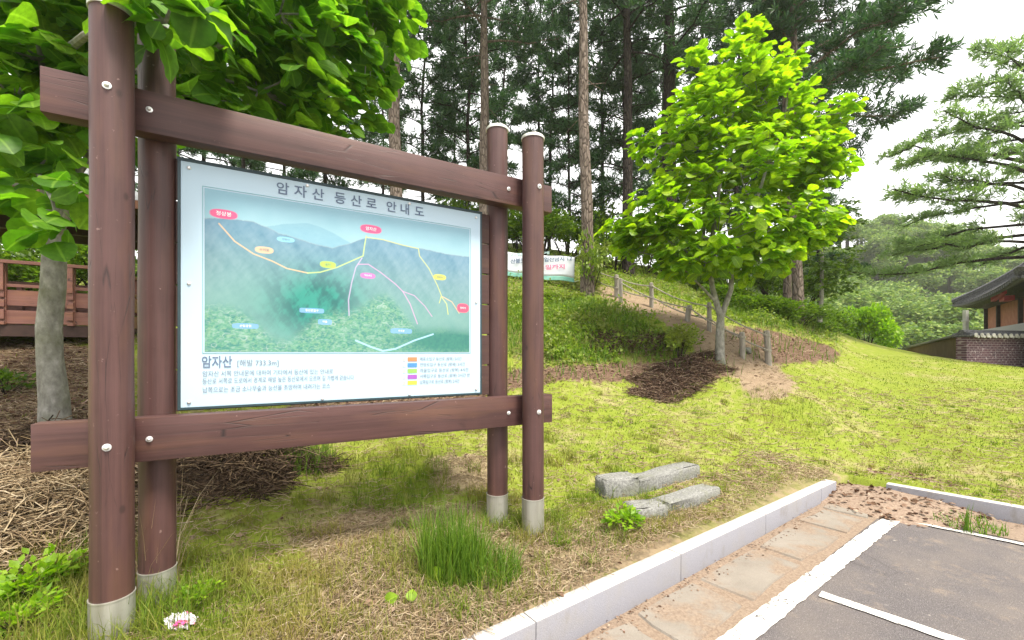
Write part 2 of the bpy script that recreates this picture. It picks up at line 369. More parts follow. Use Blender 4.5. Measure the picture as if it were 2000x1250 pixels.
t.l(t.b.outputs[0], ms.inputs[1]); t.l(tb.outputs[0], ms.inputs[2]); t.l(ms.outputs[0], t.out.inputs[0]); PAINT = t.m
def strip(name, p0, p1, wid, z, mat, nseg=40, jit=.005):
    p0, p1 = np.array(p0), np.array(p1); d = (p1 - p0) / np.hypot(*(p1 - p0)); s = np.array([-d[1], d[0]])
    b = MB(); V = []
    for i in range(nseg + 1):
        q = p0 + (p1 - p0) * i / nseg
        for k in (-1, 1): V.append((*(q + s * k * (wid / 2 + random.uniform(-jit, jit) + random.choice((0, 0, 0, -jit * 1.5)))), z))
    b.add(V, [(2 * i, 2 * i + 2, 2 * i + 3, 2 * i + 1) for i in range(nseg)]); return tag(b.build(name, mat), kind='structure')
LP = lambda px, py: at(px, py, (H - LOT) * F / (py - HOR))[:2]
a, b_ = LP(1440, 1250), LP(1746, 1012); dd = (b_ - a) / np.hypot(*(b_ - a))
strip('painted_line', a - dd * 6, b_, .155, LOT + .010, PAINT, 160)
strip('painted_line', np.array([2.40, 3.33]), np.array([2.40, 3.33]) + np.array([.675, -.737]) * 5, .10, LOT + .010, PAINT, 90)
strip('painted_line', LP(1757, 1016), LP(1757, 1016) + np.array([.714, -.70]) * 6, .07, LOT + .014, PAINT, 90)

# kerbs: blocks with open joints
t = NT('granite', .8, .25); co = t.coord(kind='World')
t.col(t.mix(t.ramp(t.noise(4, 5, co), [(.5, 0.), (.8, .5)]), t.ramp(t.noise(260, 2, co, .8), [(.3, (.19, .19, .22)), (.6, (.28, .28, .315)), (.8, (.38, .38, .42))]), (.27, .25, .22)))
_g = t.b.inputs['Base Color'].links[0].from_socket; st_ = t.noise(3.2, 5, t.coord((1, 1, .5), 'World'), .7)
t.col(t.mix(t.ramp(st_, [(.56, 0.), (.72, .6)]), _g, (.17, .15, .125)))
_b = t.b.inputs['Base Color'].links[0].from_socket; _nz = t.n('ShaderNodeSeparateXYZ'); t.l(t.n('ShaderNodeNewGeometry').outputs['True Normal'], _nz.inputs[0]); t.col(t.mix(t.math('MULTIPLY', t.ramp(_nz.outputs[2], [(.6, 0.), (.95, 1.)]), t.ramp(t.noise(7, 4, co), [(.3, .5), (.6, .9)])), _b, (.46, .43, .40)))  # pale dust on upward faces; brightness of the lit top painted in too
t.bump(t.noise(120, 3, co), .35, .005); GRAN = t.m
def kerb(P, D, N, s0, s1, z0, z1_, seg=1.5, off=0, ht=.35):
    b = MB(); s = s0 + off; ang = math.atan2(D[1], D[0]); cuts = [s0]
    while s < s1: 
        if s > s0: cuts.append(s)
        s += seg
    cuts.append(s1)
    for a, c in zip(cuts, cuts[1:]):
        m = (a + c) / 2; q = P + D * m + N * .065; zt = z0 + (z1_ - z0) * np.clip(m / 5.46, -1, 1.5)
        b.box((q[0], q[1], zt - ht / 2), (c - a - .004, .13, ht), Euler((0, -math.atan2((z1_ - z0), 5.46) if -5 < m < 6 else 0, ang)), .009)
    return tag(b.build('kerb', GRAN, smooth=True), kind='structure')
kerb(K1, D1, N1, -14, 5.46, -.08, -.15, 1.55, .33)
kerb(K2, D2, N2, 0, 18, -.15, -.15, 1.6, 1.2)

# ------------------------------------------------------------------ signboard
SA = math.atan2(.498, .867)
def wood(name, axis, c1=(.035, .016, .015), c2=(.082, .038, .035), pale=(.125, .064, .062), rough=.5):
    t = NT(name, rough, .4); sc_ = (.35, 14, 14) if axis == 'x' else (14, 14, .35)
    co = t.coord(sc_); f = t.noise(1.6, 8, co, .72); o = t.coord()
    c = t.ramp(f, [(.25, c1), (.6, c2), (.85, pale)])
    c = t.mix(t.ramp(t.noise(1.7, 4, o), [(.45, 0.), (.8, .55)]), c, pale)
    c = t.mix(t.ramp(t.noise(2.6, 3, t.coord((.5, 3, 3) if axis == 'x' else (3, 3, .5))), [(.5, 0.), (.72, .55)]), c, tuple(q * k for q, k in zip(pale, (1.05, 1.0, .62))))
    sc2 = (.5, 9, 9) if axis == 'x' else (9, 9, .5)
    cr = t.voro(2.2, t.coord(sc2), 'DISTANCE_TO_EDGE')
    crm = t.math('MULTIPLY', t.ramp(cr, [(0, 1.), (.017, 0.)]), t.ramp(t.noise(2.4, 3, o), [(.50, 0.), (.58, 1.)]))
    c = t.mix(crm, c, (.02, .012, .012))
    kn = t.voro(5.5, t.coord((.6, 1, 1) if axis == 'x' else (1, 1, .6)))
    c = t.mix(t.ramp(kn, [(.045, .8), (.10, 0.)]), c, (.035, .018, .016))
    c = t.mix(t.ramp(t.noise(30, 3, o), [(.70, 0.), (.74, .5)]), c, (.3, .2, .18))
    t.col(c); t.bump(t.math('SUBTRACT', f, crm), .4, .005); return t.m
W_Z, W_X = wood('painted_timber_upright', 'z'), wood('painted_timber_rail', 'x')
W_D = wood('painted_timber_board', 'x', (.045, .022, .02), (.075, .038, .034), (.09, .05, .045), .6)
STEEL = simple('brushed_steel', (.36, .35, .32), (.52, .51, .47), 3, .38, .5, .05, (14, 14, .6), .75)
_t = NT('weathered_sleeve', .45, .5); _o = _t.coord((9, 9, .8)); _t.col(_t.mix(_t.ramp(_t.noise(7, 5, None, .7), [(.52, 0.), (.7, .7)]), _t.ramp(_t.noise(2, 5, _o), [(.3, (.30, .29, .25)), (.7, (.50, .49, .45))]), (.20, .19, .11))); _t.b.inputs['Metallic'].default_value = .5; STEEL = _t.m
CAPM = simple('cap_metal', (.55, .54, .50), (.7, .69, .65), 12, .4, .5, .05, metal=.4)
BOLTM = simple('bolt_metal', (.62, .62, .62), (.8, .8, .8), 20, .3, .5, 0, metal=.5)
root = empty('map_signboard', (-2.22, 2.374, 0), 'large hiking map signboard in a frame of four brown timber posts and two rails', 'signboard', rz=SA)
def bolt(parent, x, y, z, r=.02):
    b = MB(); b.tube([(x, y, z), (x, y - .006, z), (x, y - .007, z)], [r, r, r * .8], 14); 
    b.tube([(x, y - .006, z), (x, y - .014, z), (x, y - .02, z), (x, y - .023, z)], [r * .6, r * .58, r * .42, r * .15], 10)
    return b.build('bolt', BOLTM, parent, smooth=True)
for (x, y, top, st, fr) in ((0, 0, 3.44, .205, 1), (2.772, 0, 3.43, .28, 1), (.142, .31, 3.60, .185, 0), (2.583, .31, 3.60, .26, 0)):
    b = MB(); N_ = 40
    zs = np.linspace(st, top, 26)
    b.tube([(x + .0015 * math.sin(q * 3), y, q) for q in zs], [.0945 + .0008 * math.sin(q * 7 + x) for q in zs], N_)
    p = b.build('post', W_Z, root, smooth=True)
    b = MB(); b.tube([(x, y, -.35), (x, y, st - .006), (x, y, st + .004)], [.098, .098, .0985], N_); b.tube([(x, y, st), (x, y, st + .008)], [.1005, .1005], N_)
    b.build('base_sleeve', STEEL, p, smooth=True)
    b = MB(); b.tube([(x, y, top - .012), (x, y, top + .006), (x, y, top + .014), (x, y, top + .018)], [.102, .103, .098, .06], N_); b.build('cap', CAPM, p, smooth=True)
    if fr:
        for z in (2.985, 1.045): bolt(p, x + random.uniform(-.006, .006), y - .0935, z)
for zc, hh, x0, x1 in ((2.98, .246, -.317, 3.045), (1.04, .26, -.352, 3.05)):
    b = MB(); b.box(((x0 + x1) / 2, .155, zc), (x1 - x0, .112, hh), None, .006); bm_ = b.build('rail', W_X, root, smooth=True)
    for x in (.142 + .0, 2.583): bolt(bm_, x, .0995, zc + random.uniform(-.015, .015), .017)
b = MB(); zz = 1.175
while zz < 2.80:
    hh = min(.268, 2.82 - zz); b.box((1.3625, .2985, zz + hh / 2), (2.25, .022, hh - .007), None, .003); zz += .272
b.build('backing_board', W_D, root)
PF = .262                                       # front of the panel
t = NT('panel_face', .22, .5); pc = t.coord(); t.col(t.mix(t.ramp(t.noise(1.5, 4, pc), [(.4, 0.), (.8, .35)]), (.44, .59, .71), (.50, .61, .69))); t.bump(t.noise(2.5, 2, pc), .03, .01); PANELM = t.m
PEDGE = simple('panel_edge', (.012, .035, .045), (.025, .055, .065), 9, .4, .5, 0)
b = MB(); b.box((1.3265, PF + .012, 1.9925), (2.121, .022, 1.585), None, .004); panel = b.build('map_panel', PANELM, root)
b = MB()
for c, s in (((1.3265, PF + .012, 2.796), (2.16, .026, .020)), ((1.3265, PF + .012, 1.193), (2.15, .026, .013)), ((.2580, PF + .012, 1.9925), (.014, .026, 1.586)), ((2.3950, PF + .012, 1.9925), (.014, .026, 1.586))): b.box(c, s)
b.build('panel_trim', PEDGE, panel)
def sp_(X, Y):                                   # a mark's place on the panel (from its place on an enlarged view of the sign)
    px, py = 340 + X / 2.452, 300 + Y / 2.452; s = (px - 1000) / F; y0 = 2.374 + (PF) * .867; x0 = -2.22 - PF * .498
    tt = (s * y0 - x0) / (.867 - .498 * s); Yd = y0 + .498 * tt; return tt, H - (py - HOR) / F * Yd
MX0, MX1, MZ0, MZ1 = .392, 2.28, 1.56, 2.632
nu, nv = 560, 320
uu, vv = np.meshgrid(np.linspace(MX0, MX1, nu), np.linspace(MZ0, MZ1, nv)); U, V_ = uu.ravel(), vv.ravel()
def vnoise(x, y, sx, seed, oct_=4):
    r = np.random.default_rng(seed); out = np.zeros_like(x); amp = 1; tot = 0
    for o in range(oct_):
        g = r.random((130, 130)); fx_, fy_ = x * sx, y * sx; i, j = np.floor(fx_).astype(int), np.floor(fy_).astype(int); a_, b__ = fx_ - i, fy_ - j
        a_, b__ = a_ * a_ * (3 - 2 * a_), b__ * b__ * (3 - 2 * b__); i, j = i % 129, j % 129
        out += amp * ((g[i, j] * (1 - a_) + g[i + 1, j] * a_) * (1 - b__) + (g[i, j + 1] * (1 - a_) + g[i + 1, j + 1] * a_) * b__); tot += amp; amp *= .55; sx *= 2
    return out / tot
ridge = np.array([sp_(*q) for q in [(100, 312), (145, 310), (230, 312), (300, 318), (380, 328), (450, 355), (500, 382), (560, 396), (620, 415), (680, 437), (760, 455), (840, 430), (920, 405), (1000, 412), (1100, 440), (1180, 455), (1250, 470), (1330, 485), (1440, 498)]])
rz = np.interp(U, ridge[:, 0], ridge[:, 1]) + .012 * (vnoise(U, V_ * 0, 14, 3) - .5)
tv = (V_ - MZ0) / (MZ1 - MZ0); n1 = vnoise(U, V_, 6, 1); n2 = vnoise(U * .8, V_ * 1.5, 34, 2, 3); n3 = vnoise(U, V_, 60, 4, 2); n4 = .6 * vnoise(U + .6 * V_, V_ * .35, 16, 9, 4) + .4 * vnoise(U - .5 * V_, V_ * .6, 38, 19, 3)
lerp = lambda a, b, f: np.asarray(a)[None] * (1 - f[:, None]) + np.asarray(b)[None] * f[:, None]
def sst(x, a, b): q = np.clip((x - a) / (b - a), 0, 1); return q * q * (3 - 2 * q)
C = lerp((.52, .78, .86), (.42, .70, .84), sst(tv, .72, 1.0)); C += (n1[:, None] - .5) * .10
fr_ = np.exp(-((U - 1.05) / .33) ** 2) * .16 + 2.33 - .12 * (U - 1) + .03 * (n1 - .5)
C = np.where((V_ < fr_)[:, None], lerp((.34, .60, .74), (.40, .66, .78), n2), C)
dep = rz - V_
M = lerp((.23, .40, .54), (.27, .44, .49), sst(dep, 0, .3)) + (n4[:, None] - .5) * .30
M = M * (1 - .0) ; M = np.where((sst(dep, .22, .55) > 0)[:, None], lerp((0, 0, 0), (0, 0, 0), dep * 0) + M * (1 - sst(dep, .2, .6)[:, None]) + lerp((.20, .43, .40), (.34, .55, .50), n4) * sst(dep, .2, .6)[:, None], M)
tm, tz = sp_(680, 720)
val = np.exp(-((U - tm - .15 * (V_ - tz)) / .30) ** 2 - ((V_ - tz) / .24) ** 2) * 1.25
M = M * (1 - np.clip(val, 0, 1)[:, None]) + lerp((.0, .15, .13), (.03, .37, .28), sst(n4, .35, .65)) * np.clip(val, 0, 1)[:, None]
fl = sst(.30 + .13 * np.sin(U * 5 + .5) + .05 * np.sin(U * 13) - tv, 0, .12)
fields = np.where((n2 > .66)[:, None], np.array([[.42, .62, .48]]), np.where((n2 > .5)[:, None], np.array([[.16, .48, .24]]), np.where((n3 > .55)[:, None], np.array([[.30, .55, .28]]), np.array([[.03, .26, .20]]))))
n5 = vnoise(U, V_ * 2.2, 75, 23, 2); fields = fields * .55 + lerp((.05, .30, .22), (.40, .62, .48), sst(n5, .3, .72)) * .45; rd_ = np.clip(1 - abs(vnoise(U, V_ * 1.8, 9, 29, 2) - .5) / .012, 0, 1)[:, None] * .7; fields = fields * (1 - rd_) + np.array([.78, .84, .80]) * rd_
M = M * (1 - fl[:, None] * .88) + fields * fl[:, None] * .88
brx, brz = sp_(1330, 900); br = np.exp(-((U - brx) / .42) ** 2 - ((V_ - brz) / .09) ** 2) * 1.5
M = M * (1 - np.clip(br, 0, 1)[:, None]) + lerp((.02, .20, .17), (.06, .30, .20), n3) * np.clip(br, 0, 1)[:, None]
C = np.where((dep > 0)[:, None], M, C); C = np.where(((dep > -.006) & (dep < .006))[:, None], C * .8 + .1, C)
C = C * .9 + np.array([.40, .66, .74]) * .1; gm = C.mean(1, keepdims=True); C = np.clip(gm + (C - gm) * 1.12, 0, 1) * np.array([.545, .57, .585])
def paint(pts, colr, wd, a=.9):
    global C
    q = [np.array(sp_(*p)) for p in pts]; dm = np.full(len(U), 9.)
    for p0, p1 in zip(q, q[1:]):
        d = p1 - p0; tt = np.clip(((U - p0[0]) * d[0] + (V_ - p0[1]) * d[1]) / (d @ d), 0, 1); dm = np.minimum(dm, np.hypot(U - p0[0] - tt * d[0], V_ - p0[1] - tt * d[1]))
    wd = wd * .8; k = (np.clip(1.5 - dm / wd, 0, 1) * a)[:, None]; C = C * (1 - k) + np.array(colr) * k
def spot(X, Y, wx, wy, colr, p=2.6, a=.95):
    global C
    x, z = sp_(X, Y); x2, _ = sp_(X + wx, Y); _, z2 = sp_(X, Y + wy); v = (abs((U - x) / (x2 - x)) ** p + abs((V_ - z) / (z2 - z)) ** p)
    k = (np.clip((1.15 - v) / .3, 0, 1) * a)[:, None]; C = C * (1 - k) + np.array(colr) * k
OR, YG, PU, PK, YE, BL = (.62, .42, .24), (.46, .60, .20), (.42, .36, .54), (.50, .30, .50), (.55, .56, .16), (.16, .34, .62)
paint([(215, 335), (290, 420), (380, 480), (470, 515), (540, 550), (640, 572)], OR, .0050)
paint([(640, 572), (700, 568), (780, 545), (860, 510), (905, 490), (912, 440), (920, 395)], YG, .0048)
paint([(900, 500), (870, 545), (850, 620), (835, 700), (838, 775)], PU, .0048)
paint([(880, 530), (930, 530), (990, 570), (1060, 625), (1095, 660), (1130, 720), (1165, 815)], PK, .0045); paint([(1095, 660), (1150, 680), (1200, 730), (1235, 780)], PK, .004)
paint([(920, 400), (1000, 412), (1100, 440), (1170, 455), (1175, 490), (1220, 550), (1260, 630), (1280, 680), (1270, 715)], YE, .0045, .75); paint([(1280, 685), (1305, 720), (1312, 770)], YE, .004); paint([(1285, 685), (1330, 710), (1365, 765)], OR, .004)
paint([(870, 895), (940, 925), (1000, 945), (1060, 935), (1150, 895), (1240, 865)], (.36, .60, .86), .007)
for sx, sy, wx, wy, cc in ((238, 290, 66, 22, (.62, .07, .20)), (943, 362, 50, 20, (.62, .07, .20)), (1383, 740, 28, 22, (.62, .07, .15)), (432, 462, 44, 16, (.60, .42, .28)), (535, 412, 42, 12, (.22, .50, .64)), (737, 532, 38, 16, (.36, .54, .08)), (928, 585, 36, 14, (.46, .16, .42)), (1272, 592, 30, 14, (.50, .52, .10))): spot(sx, sy, wx, wy, cc)
for sx, sy, wx, wy in ((660, 752, 58, 12), (342, 826, 62, 12), (1088, 850, 50, 12), (722, 806, 32, 13)): spot(sx, sy, wx, wy, BL, 5)
ii = (np.arange(nv - 1)[:, None] * nu + np.arange(nu - 1)[None]).ravel()
me = np_mesh('map_picture', np.stack([U, np.full(len(U), PF - .0012), V_], 1), np.stack([ii, ii + 1, ii + nu + 1, ii + nu], 1))
cat_ = me.color_attributes.new('print', 'FLOAT_COLOR', 'POINT'); C = np.clip(C, 0, 1)
cat_.data.foreach_set('color', np.concatenate([C, np.ones((len(C), 1))], 1).astype(np.float32).ravel())
t = NT('map_print', .25, .5); t.col(t.attr('print').outputs['Color']); link('map_picture', me, t.m, panel)
def ink(n_, c): t = NT(n_, .4, .4); t.col(t.mix(t.noise(90, 2), c, tuple(min(1, q * 1.25 + .03) for q in c))); return t.m
INK, INK2, WHITE_INK, TEAL = ink('dark_ink', (.08, .12, .20)), ink('grey_ink', (.13, .16, .21)), ink('white_ink', (.85, .80, .84)), ink('teal_line', (.10, .30, .34))
b = MB()
for c, s in ((((MX0 + MX1) / 2, PF - .001, MZ1 + .010), (MX1 - MX0 + .024, .001, .003)), (((MX0 + MX1) / 2, PF - .001, MZ0 - .010), (MX1 - MX0 + .024, .001, .003)), ((MX0 - .010, PF - .001, (MZ0 + MZ1) / 2), (.003, .001, MZ1 - MZ0 + .016)), ((MX1 + .010, PF - .001, (MZ0 + MZ1) / 2), (.003, .001, MZ1 - MZ0 + .016))): b.box(c, s)
b.build('map_border', TEAL, panel)
def text(body, name, mat, parent, loc, size, width=None, rz=0, align='LEFT', off=0.0, rotx=90):
    cu = bpy.data.curves.new(name, 'FONT'); cu.body = body; cu.size = size; cu.align_x = align; cu.align_y = 'CENTER'; cu.offset = off; cu.resolution_u = 3
    o = bpy.data.objects.new(name, cu); COL.objects.link(o); dg = bpy.context.evaluated_depsgraph_get(); dg.update()
    me = bpy.data.meshes.new_from_object(o.evaluated_get(dg)); bpy.data.objects.remove(o)
    me.transform(Matrix.Rotation(R(rotx), 4, 'X'))
    if width and len(me.vertices):
        xs = [v.co.x for v in me.vertices]; k = width / (max(xs) - min(xs)); me.transform(Matrix.Diagonal((k, 1, 1, 1)))
    me.materials.clear(); o = link(name, me, mat, parent); o.location = loc; o.rotation_euler = (0, 0, rz); return o
title = '암자산 등산로 안내도'.replace(' ', '')
for ch, X in zip(title, (520, 605, 690, 795, 872, 945, 1040, 1105, 1175)):
    x, _ = sp_(X, 200); text(ch, 'title_letter', INK, panel, (x, PF - .003, 2.708), .092, align='CENTER', off=.001)
x, z = sp_(130, 1002); text('암자산', 'lettering', INK, panel, (x, PF - .003, z), .085, sp_(275, 1002)[0] - x, off=.001)
x, z = sp_(300, 1005); text('[해발 733.3m]', 'lettering', INK2, panel, (x, PF - .003, z), .05, sp_(498, 1005)[0] - x)
for Y, X1, s in ((1057, 760, '암자산 서쪽 안내문에 대하여 기타에서 등산에 있는 안내로'), (1093, 860, '등산로 서쪽로 도로에서 경계로 해발 높은 등산로에서 오르며 길 가볍게 걷습니다'), (1135, 745, '남쪽으로는 조금 소나무숲과 능선을 조망하며 내려가는 코스')):
    x, z = sp_(135, Y); text(s, 'lettering', INK2, panel, (x, PF - .003, z), .042, sp_(X1, Y)[0] - x)
LEG = [(.46, .17, .07), (.05, .19, .42), (.20, .46, .08), (.26, .07, .36), (.46, .50, .05)]
for k, (cc, s) in enumerate(zip(LEG, ('매표소입구 등산로 (왕복) 2시간', '전망로입구 등산로 (왕복) 3시간', '마을입구로 등산로 (왕복) 4시간', '서쪽입구로 등산로 (왕복) 3시간 반', '남쪽입구로 등산로 (왕복) 2시간'))):
    Y = 985 + k * 28.2; x, z = sp_(1118, Y); x2, _ = sp_(1163, Y)
    b = MB(); b.box(((x + x2) / 2, PF - .0012, z), (x2 - x, .0012, .034)); sw = b.build('legend_swatch', ink('legend_ink', cc), panel)
    b = MB(); xa, xb = sp_(1096, Y)[0], sp_(1108, Y)[0]; b.box(((xa + xb) / 2, PF - .0012, z), (xb - xa, .0012, .03)); b.build('legend_mark', ink('legend_pale', tuple(.5 * q + .35 for q in cc)), panel)
    x, _ = sp_(1176, Y); text(s, 'lettering', INK2, panel, (x, PF - .003, z), .036, sp_((1375, 1392, 1408, 1415, 1365)[k], Y)[0] - x)
for X, Y, s, sz in ((238, 290, '정상봉', .032), (943, 362, '암자산', .03), (1383, 740, '현위치', .02), (432, 462, '수리봉', .022), (535, 412, '전망대', .018), (737, 532, '쉼터', .022), (928, 585, '약수터', .02), (1272, 592, '북문길', .02), (660, 752, '등산로입구', .019), (342, 826, '산림공원', .019), (1088, 850, '주차장', .019), (722, 806, '마을', .018)):
    x, z = sp_(X, Y); text(s, 'map_lettering', WHITE_INK if X in (238, 943, 1383, 928, 660, 342, 1088, 722) else INK2, panel, (x, PF - .003, z), sz, align='CENTER')
for x, z in ((.31, 2.745), (2.345, 2.745), (.31, 1.235), (2.345, 1.235), (.31, 2.0), (2.345, 2.0), (1.0, 2.765), (1.75, 2.765), (1.1, 1.215), (1.75, 1.215)):
    b = MB(); b.tube([(x, PF, z), (x, PF - .006, z), (x, PF - .010, z)], [.011, .011, .006], 10); b.build('screw', BOLTM, panel, smooth=True)

# ------------------------------------------------------------------ vegetation builders
BARK_G = NT('grey_bark', .9, .15); _o = BARK_G.coord((1, 1, .6)); _f = BARK_G.noise(14, 6, _o, .65)
BARK_G.col(BARK_G.mix(BARK_G.ramp(BARK_G.noise(2.5, 4), [(.48, 0.), (.7, .55)]), BARK_G.ramp(_f, [(.3, (.13, .12, .105)), (.55, (.26, .25, .225)), (.75, (.40, .38, .35))]), (.13, .14, .06))).bump(_f, .7, .02); BARK_G = BARK_G.m
def pine_bark(name, c1, c2, c3):
    t = NT(name, .95, .1); o = t.coord((1, 1, .28)); f = t.noise(16, 5, o, .6); vr = t.voro(11, o, 'DISTANCE_TO_EDGE')
    t.col(t.mix(t.ramp(vr, [(0, .75), (.12, 0.)]), t.ramp(f, [(.3, c1), (.55, c2), (.75, c3)]), tuple(q * .45 for q in c1))); t.bump(t.math('ADD', t.ramp(vr, [(0, 0.), (.15, 1.)]), f), .8, .03); return t.m
BARK_P = pine_bark('pale_pine_bark', (.10, .075, .062), (.20, .16, .135), (.30, .25, .22)); BARK_D = pine_bark('dark_pine_bark', (.022, .018, .017), (.05, .04, .036), (.085, .07, .06))
LEAF_B = leaf_mat('bright_leaf', [(0, (.125, .25, .010)), (.5, (.22, .36, .012)), (1, (.35, .47, .016))], (1.5, 1.7, .5), .55, .4, .4)
LEAF_M = leaf_mat('big_leaf', [(0, (.06, .16, .014)), (.5, (.115, .245, .018)), (1, (.21, .34, .024))], (1.7, 2.0, .6), .5, .5, .35)
LEAF_S = leaf_mat('shrub_leaf', [(0, (.095, .165, .02)), (.5, (.19, .285, .038)), (1, (.30, .38, .065))], (1.5, 1.7, .5), .4, .5, .3, (1.5, (.24, .27, .07)))
LEAF_Y = leaf_mat('bright_shrub_leaf', [(0, (.13, .26, .012)), (.5, (.23, .38, .018)), (1, (.33, .47, .025))], (1.5, 1.8, .5), .45)
NEED = leaf_mat('pine_needles', [(0, (.024, .062, .030)), (.5, (.05, .118, .052)), (1, (.10, .18, .072))], (1.3, 1.6, .8), .3, .5, .3)
NEED_L = leaf_mat('pale_pine_needles', [(0, (.12, .21, .075)), (.5, (.21, .32, .115)), (1, (.31, .41, .17))], (1.4, 1.6, .8), .35, .5, .3)
LEAF_F_ = leaf_mat('far_leaf', [(0, (.085, .155, .055)), (.4, (.16, .25, .08)), (.75, (.26, .34, .10)), (1, (.34, .40, .12))], (1.2, 1.4, .6), .3, .7, .1)
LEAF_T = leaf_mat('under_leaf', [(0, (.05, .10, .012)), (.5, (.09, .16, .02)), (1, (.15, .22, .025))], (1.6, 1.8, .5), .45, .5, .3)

def ell(c, r, n, shell=.45):
    d = rdir(n); rad = (shell + (1 - shell) * rng.random(n)) ; rad = rad ** .7
    return np.array(c) + d * np.array(r) * rad[:, None]

def broad_crown(lobes, ntips, per, size, centre, droop=.15, tilt=.35, wid=1.0):
    """whorls of leaves at twig tips spread through the crown's lobes"""
    vol = np.array([l[1][0] * l[1][1] * l[1][2] for l in lobes]) ** .55; vol = vol / vol.sum(); tips = []
    for (c, r), q in zip(lobes, vol): tips.append(ell(c, r, max(3, int(ntips * q))))
    tips = np.vstack(tips); out = unit(tips - np.array(centre)); out[:, 2] *= .4
    P = np.repeat(tips, per, 0); O = np.repeat(unit(out), per, 0); n = len(P)
    a = rng.random(n) * 2 * math.pi; X = np.stack([np.cos(a), np.sin(a), rng.normal(-droop, .28, n)], 1) + O * .55
    Zn = np.stack([rng.normal(0, tilt, n), rng.normal(0, tilt, n), np.ones(n)], 1) + O * .35
    P = P + unit(X) * (size * .15) + rng.normal(0, size * .22, (n, 3))
    return tips, stamp(P, X, Zn, size * (.35 + .85 * rng.random(n) ** .7), wid=wid)

def twigs(mb, tips, limbs, k, r=.008):
    L = np.vstack([np.array(l) for l in limbs])
    for p in tips[rng.permutation(len(tips))[:k]]:
        q = L[np.argmin(((L - p) ** 2).sum(1) + 2 * np.maximum(0, L[:, 2] - p[2]) ** 2)]
        m = (p + q) / 2 + np.array([0, 0, -.06 * np.linalg.norm(p - q)])
        mb.tube([q, m, p], [r * 1.8, r * 1.3, r * .6], 5, False)

def limb(p0, p1, n=6, bow=.12):
    p0, p1 = np.array(p0, float), np.array(p1, float); d = np.linalg.norm(p1 - p0); o = rng.normal(0, bow * d * .4, 3); o[2] = abs(o[2])
    return [tuple(p0 + (p1 - p0) * s + o * math.sin(math.pi * s)) for s in np.linspace(0, 1, n)]

# --- big-leaved tree overhanging the sign
base = hit(108, 832); bx, by, bz = base
tr = empty('magnolia_tree', base, 'grey-barked tree with big dark green leaves overhanging the left end of the signboard', 'tree')
loc = lambda p: np.array(p) - base
b = MB(); tp = [at(110, 850, by) - (0, 0, .15), at(106, 780, by), at(98, 700, by), at(96, 640, by), at(104, 560, by), at(106, 480, by), at(104, 400, by), at(97, 300, by - .02), at(96, 180, by), at(105, 40, by + .05), at(120, -150, by + .15), at(150, -420, by + .3)]
tp = [loc(p) for p in tp]; b.tube(tp, [.145, .118, .108, .103, .100, .096, .090, .082, .075, .066, .055, .035], 18, True, .035)
limbs = [tp]
lob = [((-4.6, 5.4, 6.0), (2.2, 1.6, 1.7)), ((-3.2, 5.3, 5.6), (1.3, 1.2, 1.35)), ((-2.35, 5.4, 5.65), (1.0, .95, 1.25)), ((-2.9, 4.9, 4.55), (1.0, .7, .55)), ((-1.9, 5.6, 5.6), (.42, .6, .75)), ((-1.75, 5.6, 6.5), (.55, .6, .55)),
       ((-4.55, 4.0, 4.4), (1.2, .8, 1.1)), ((-4.1, 3.55, 3.25), (.42, .4, .55)), ((-5.4, 4.5, 5), (1.2, 1.2, 1.6)), ((-3.5, 3.7, 4.95), (.9, .6, .5)), ((-3.0, 3.6, 4.75), (.7, .5, .35)), ((-2.5, 4.6, 5.2), (.9, .6, .6)), ((-2.0, 2.47, 3.47), (.22, .10, .12)), ((-2.25, 2.5, 3.62), (.25, .12, .12)), ((-4.3, 3.7, 3.7), (.5, .45, .5)), ((-3.9, 3.5, 4.2), (.5, .4, .4)), ((-3.5, 4.3, 4.2), (.8, .4, .35)), ((-3.6, 3.35, 2.75), (.25, .2, .25))]
lobL = [(tuple(loc(c)), r) for c, r in lob]
for k, (c, r) in enumerate(lobL):
    i = 6 + (k % 5); l = limb(tp[i], c, 6, .15); limbs.append(l); b.tube(l, np.linspace(.045, .014, 6), 8, False)
l = [loc(at(112, 455, by - .02)), loc(at(128, 430, by - .1)), loc(at(145, 380, by - .15)), loc(at(158, 330, by - .1)), loc(at(172, 300, by))]; b.tube(l, [.045, .036, .03, .024, .016], 8, False); limbs.append(l)
tips, (V, Fc) = broad_crown(lobL, 720, 7, .245, loc((-3.8, 5.0, 4.8)), .3, .6, 1.4)
twigs(b, tips, limbs, 170, .007)
b.build('trunk', BARK_G, tr, smooth=True)
link('crown', ribs(np_mesh('crown', V, Fc)), LEAF_M, tr, smooth=True)

# --- bright young tree on the lawn
base = hit(1405, 708); ty = base[1]
tr = empty('broadleaf_tree', base, 'bright yellow-green young tree with a forked pale trunk on the lawn by the path', 'tree')
loc = lambda p: np.array(p) - base
T = lambda px, py, dy=0: loc(at(px, py, ty + dy))
b = MB(); tp = [T(1407, 722), T(1406, 700), T(1406, 660), T(1407, 630), T(1408, 612)]; b.tube(tp, [.125, .10, .088, .08, .078], 14, True, .03)
f1 = [T(1408, 618), T(1400, 595), T(1391, 560), T(1387, 525), T(1390, 470), T(1400, 400), T(1415, 300), T(1440, 180)]; f2 = [T(1408, 618), T(1416, 598), T(1428, 565), T(1428, 530), T(1445, 480), T(1475, 400), T(1500, 320), T(1530, 240)]
b.tube(f1, [.074, .062, .055, .052, .046, .04, .03, .015], 10, False, .03); b.tube(f2, [.074, .06, .053, .05, .044, .038, .03, .015], 10, False, .03)
l0 = [T(1398, 590), T(1375, 565, -.1), T(1350, 540, -.2), T(1320, 510, -.3)]; b.tube(l0, [.03, .026, .02, .014], 8, False)
limbs = [f1, f2, l0]
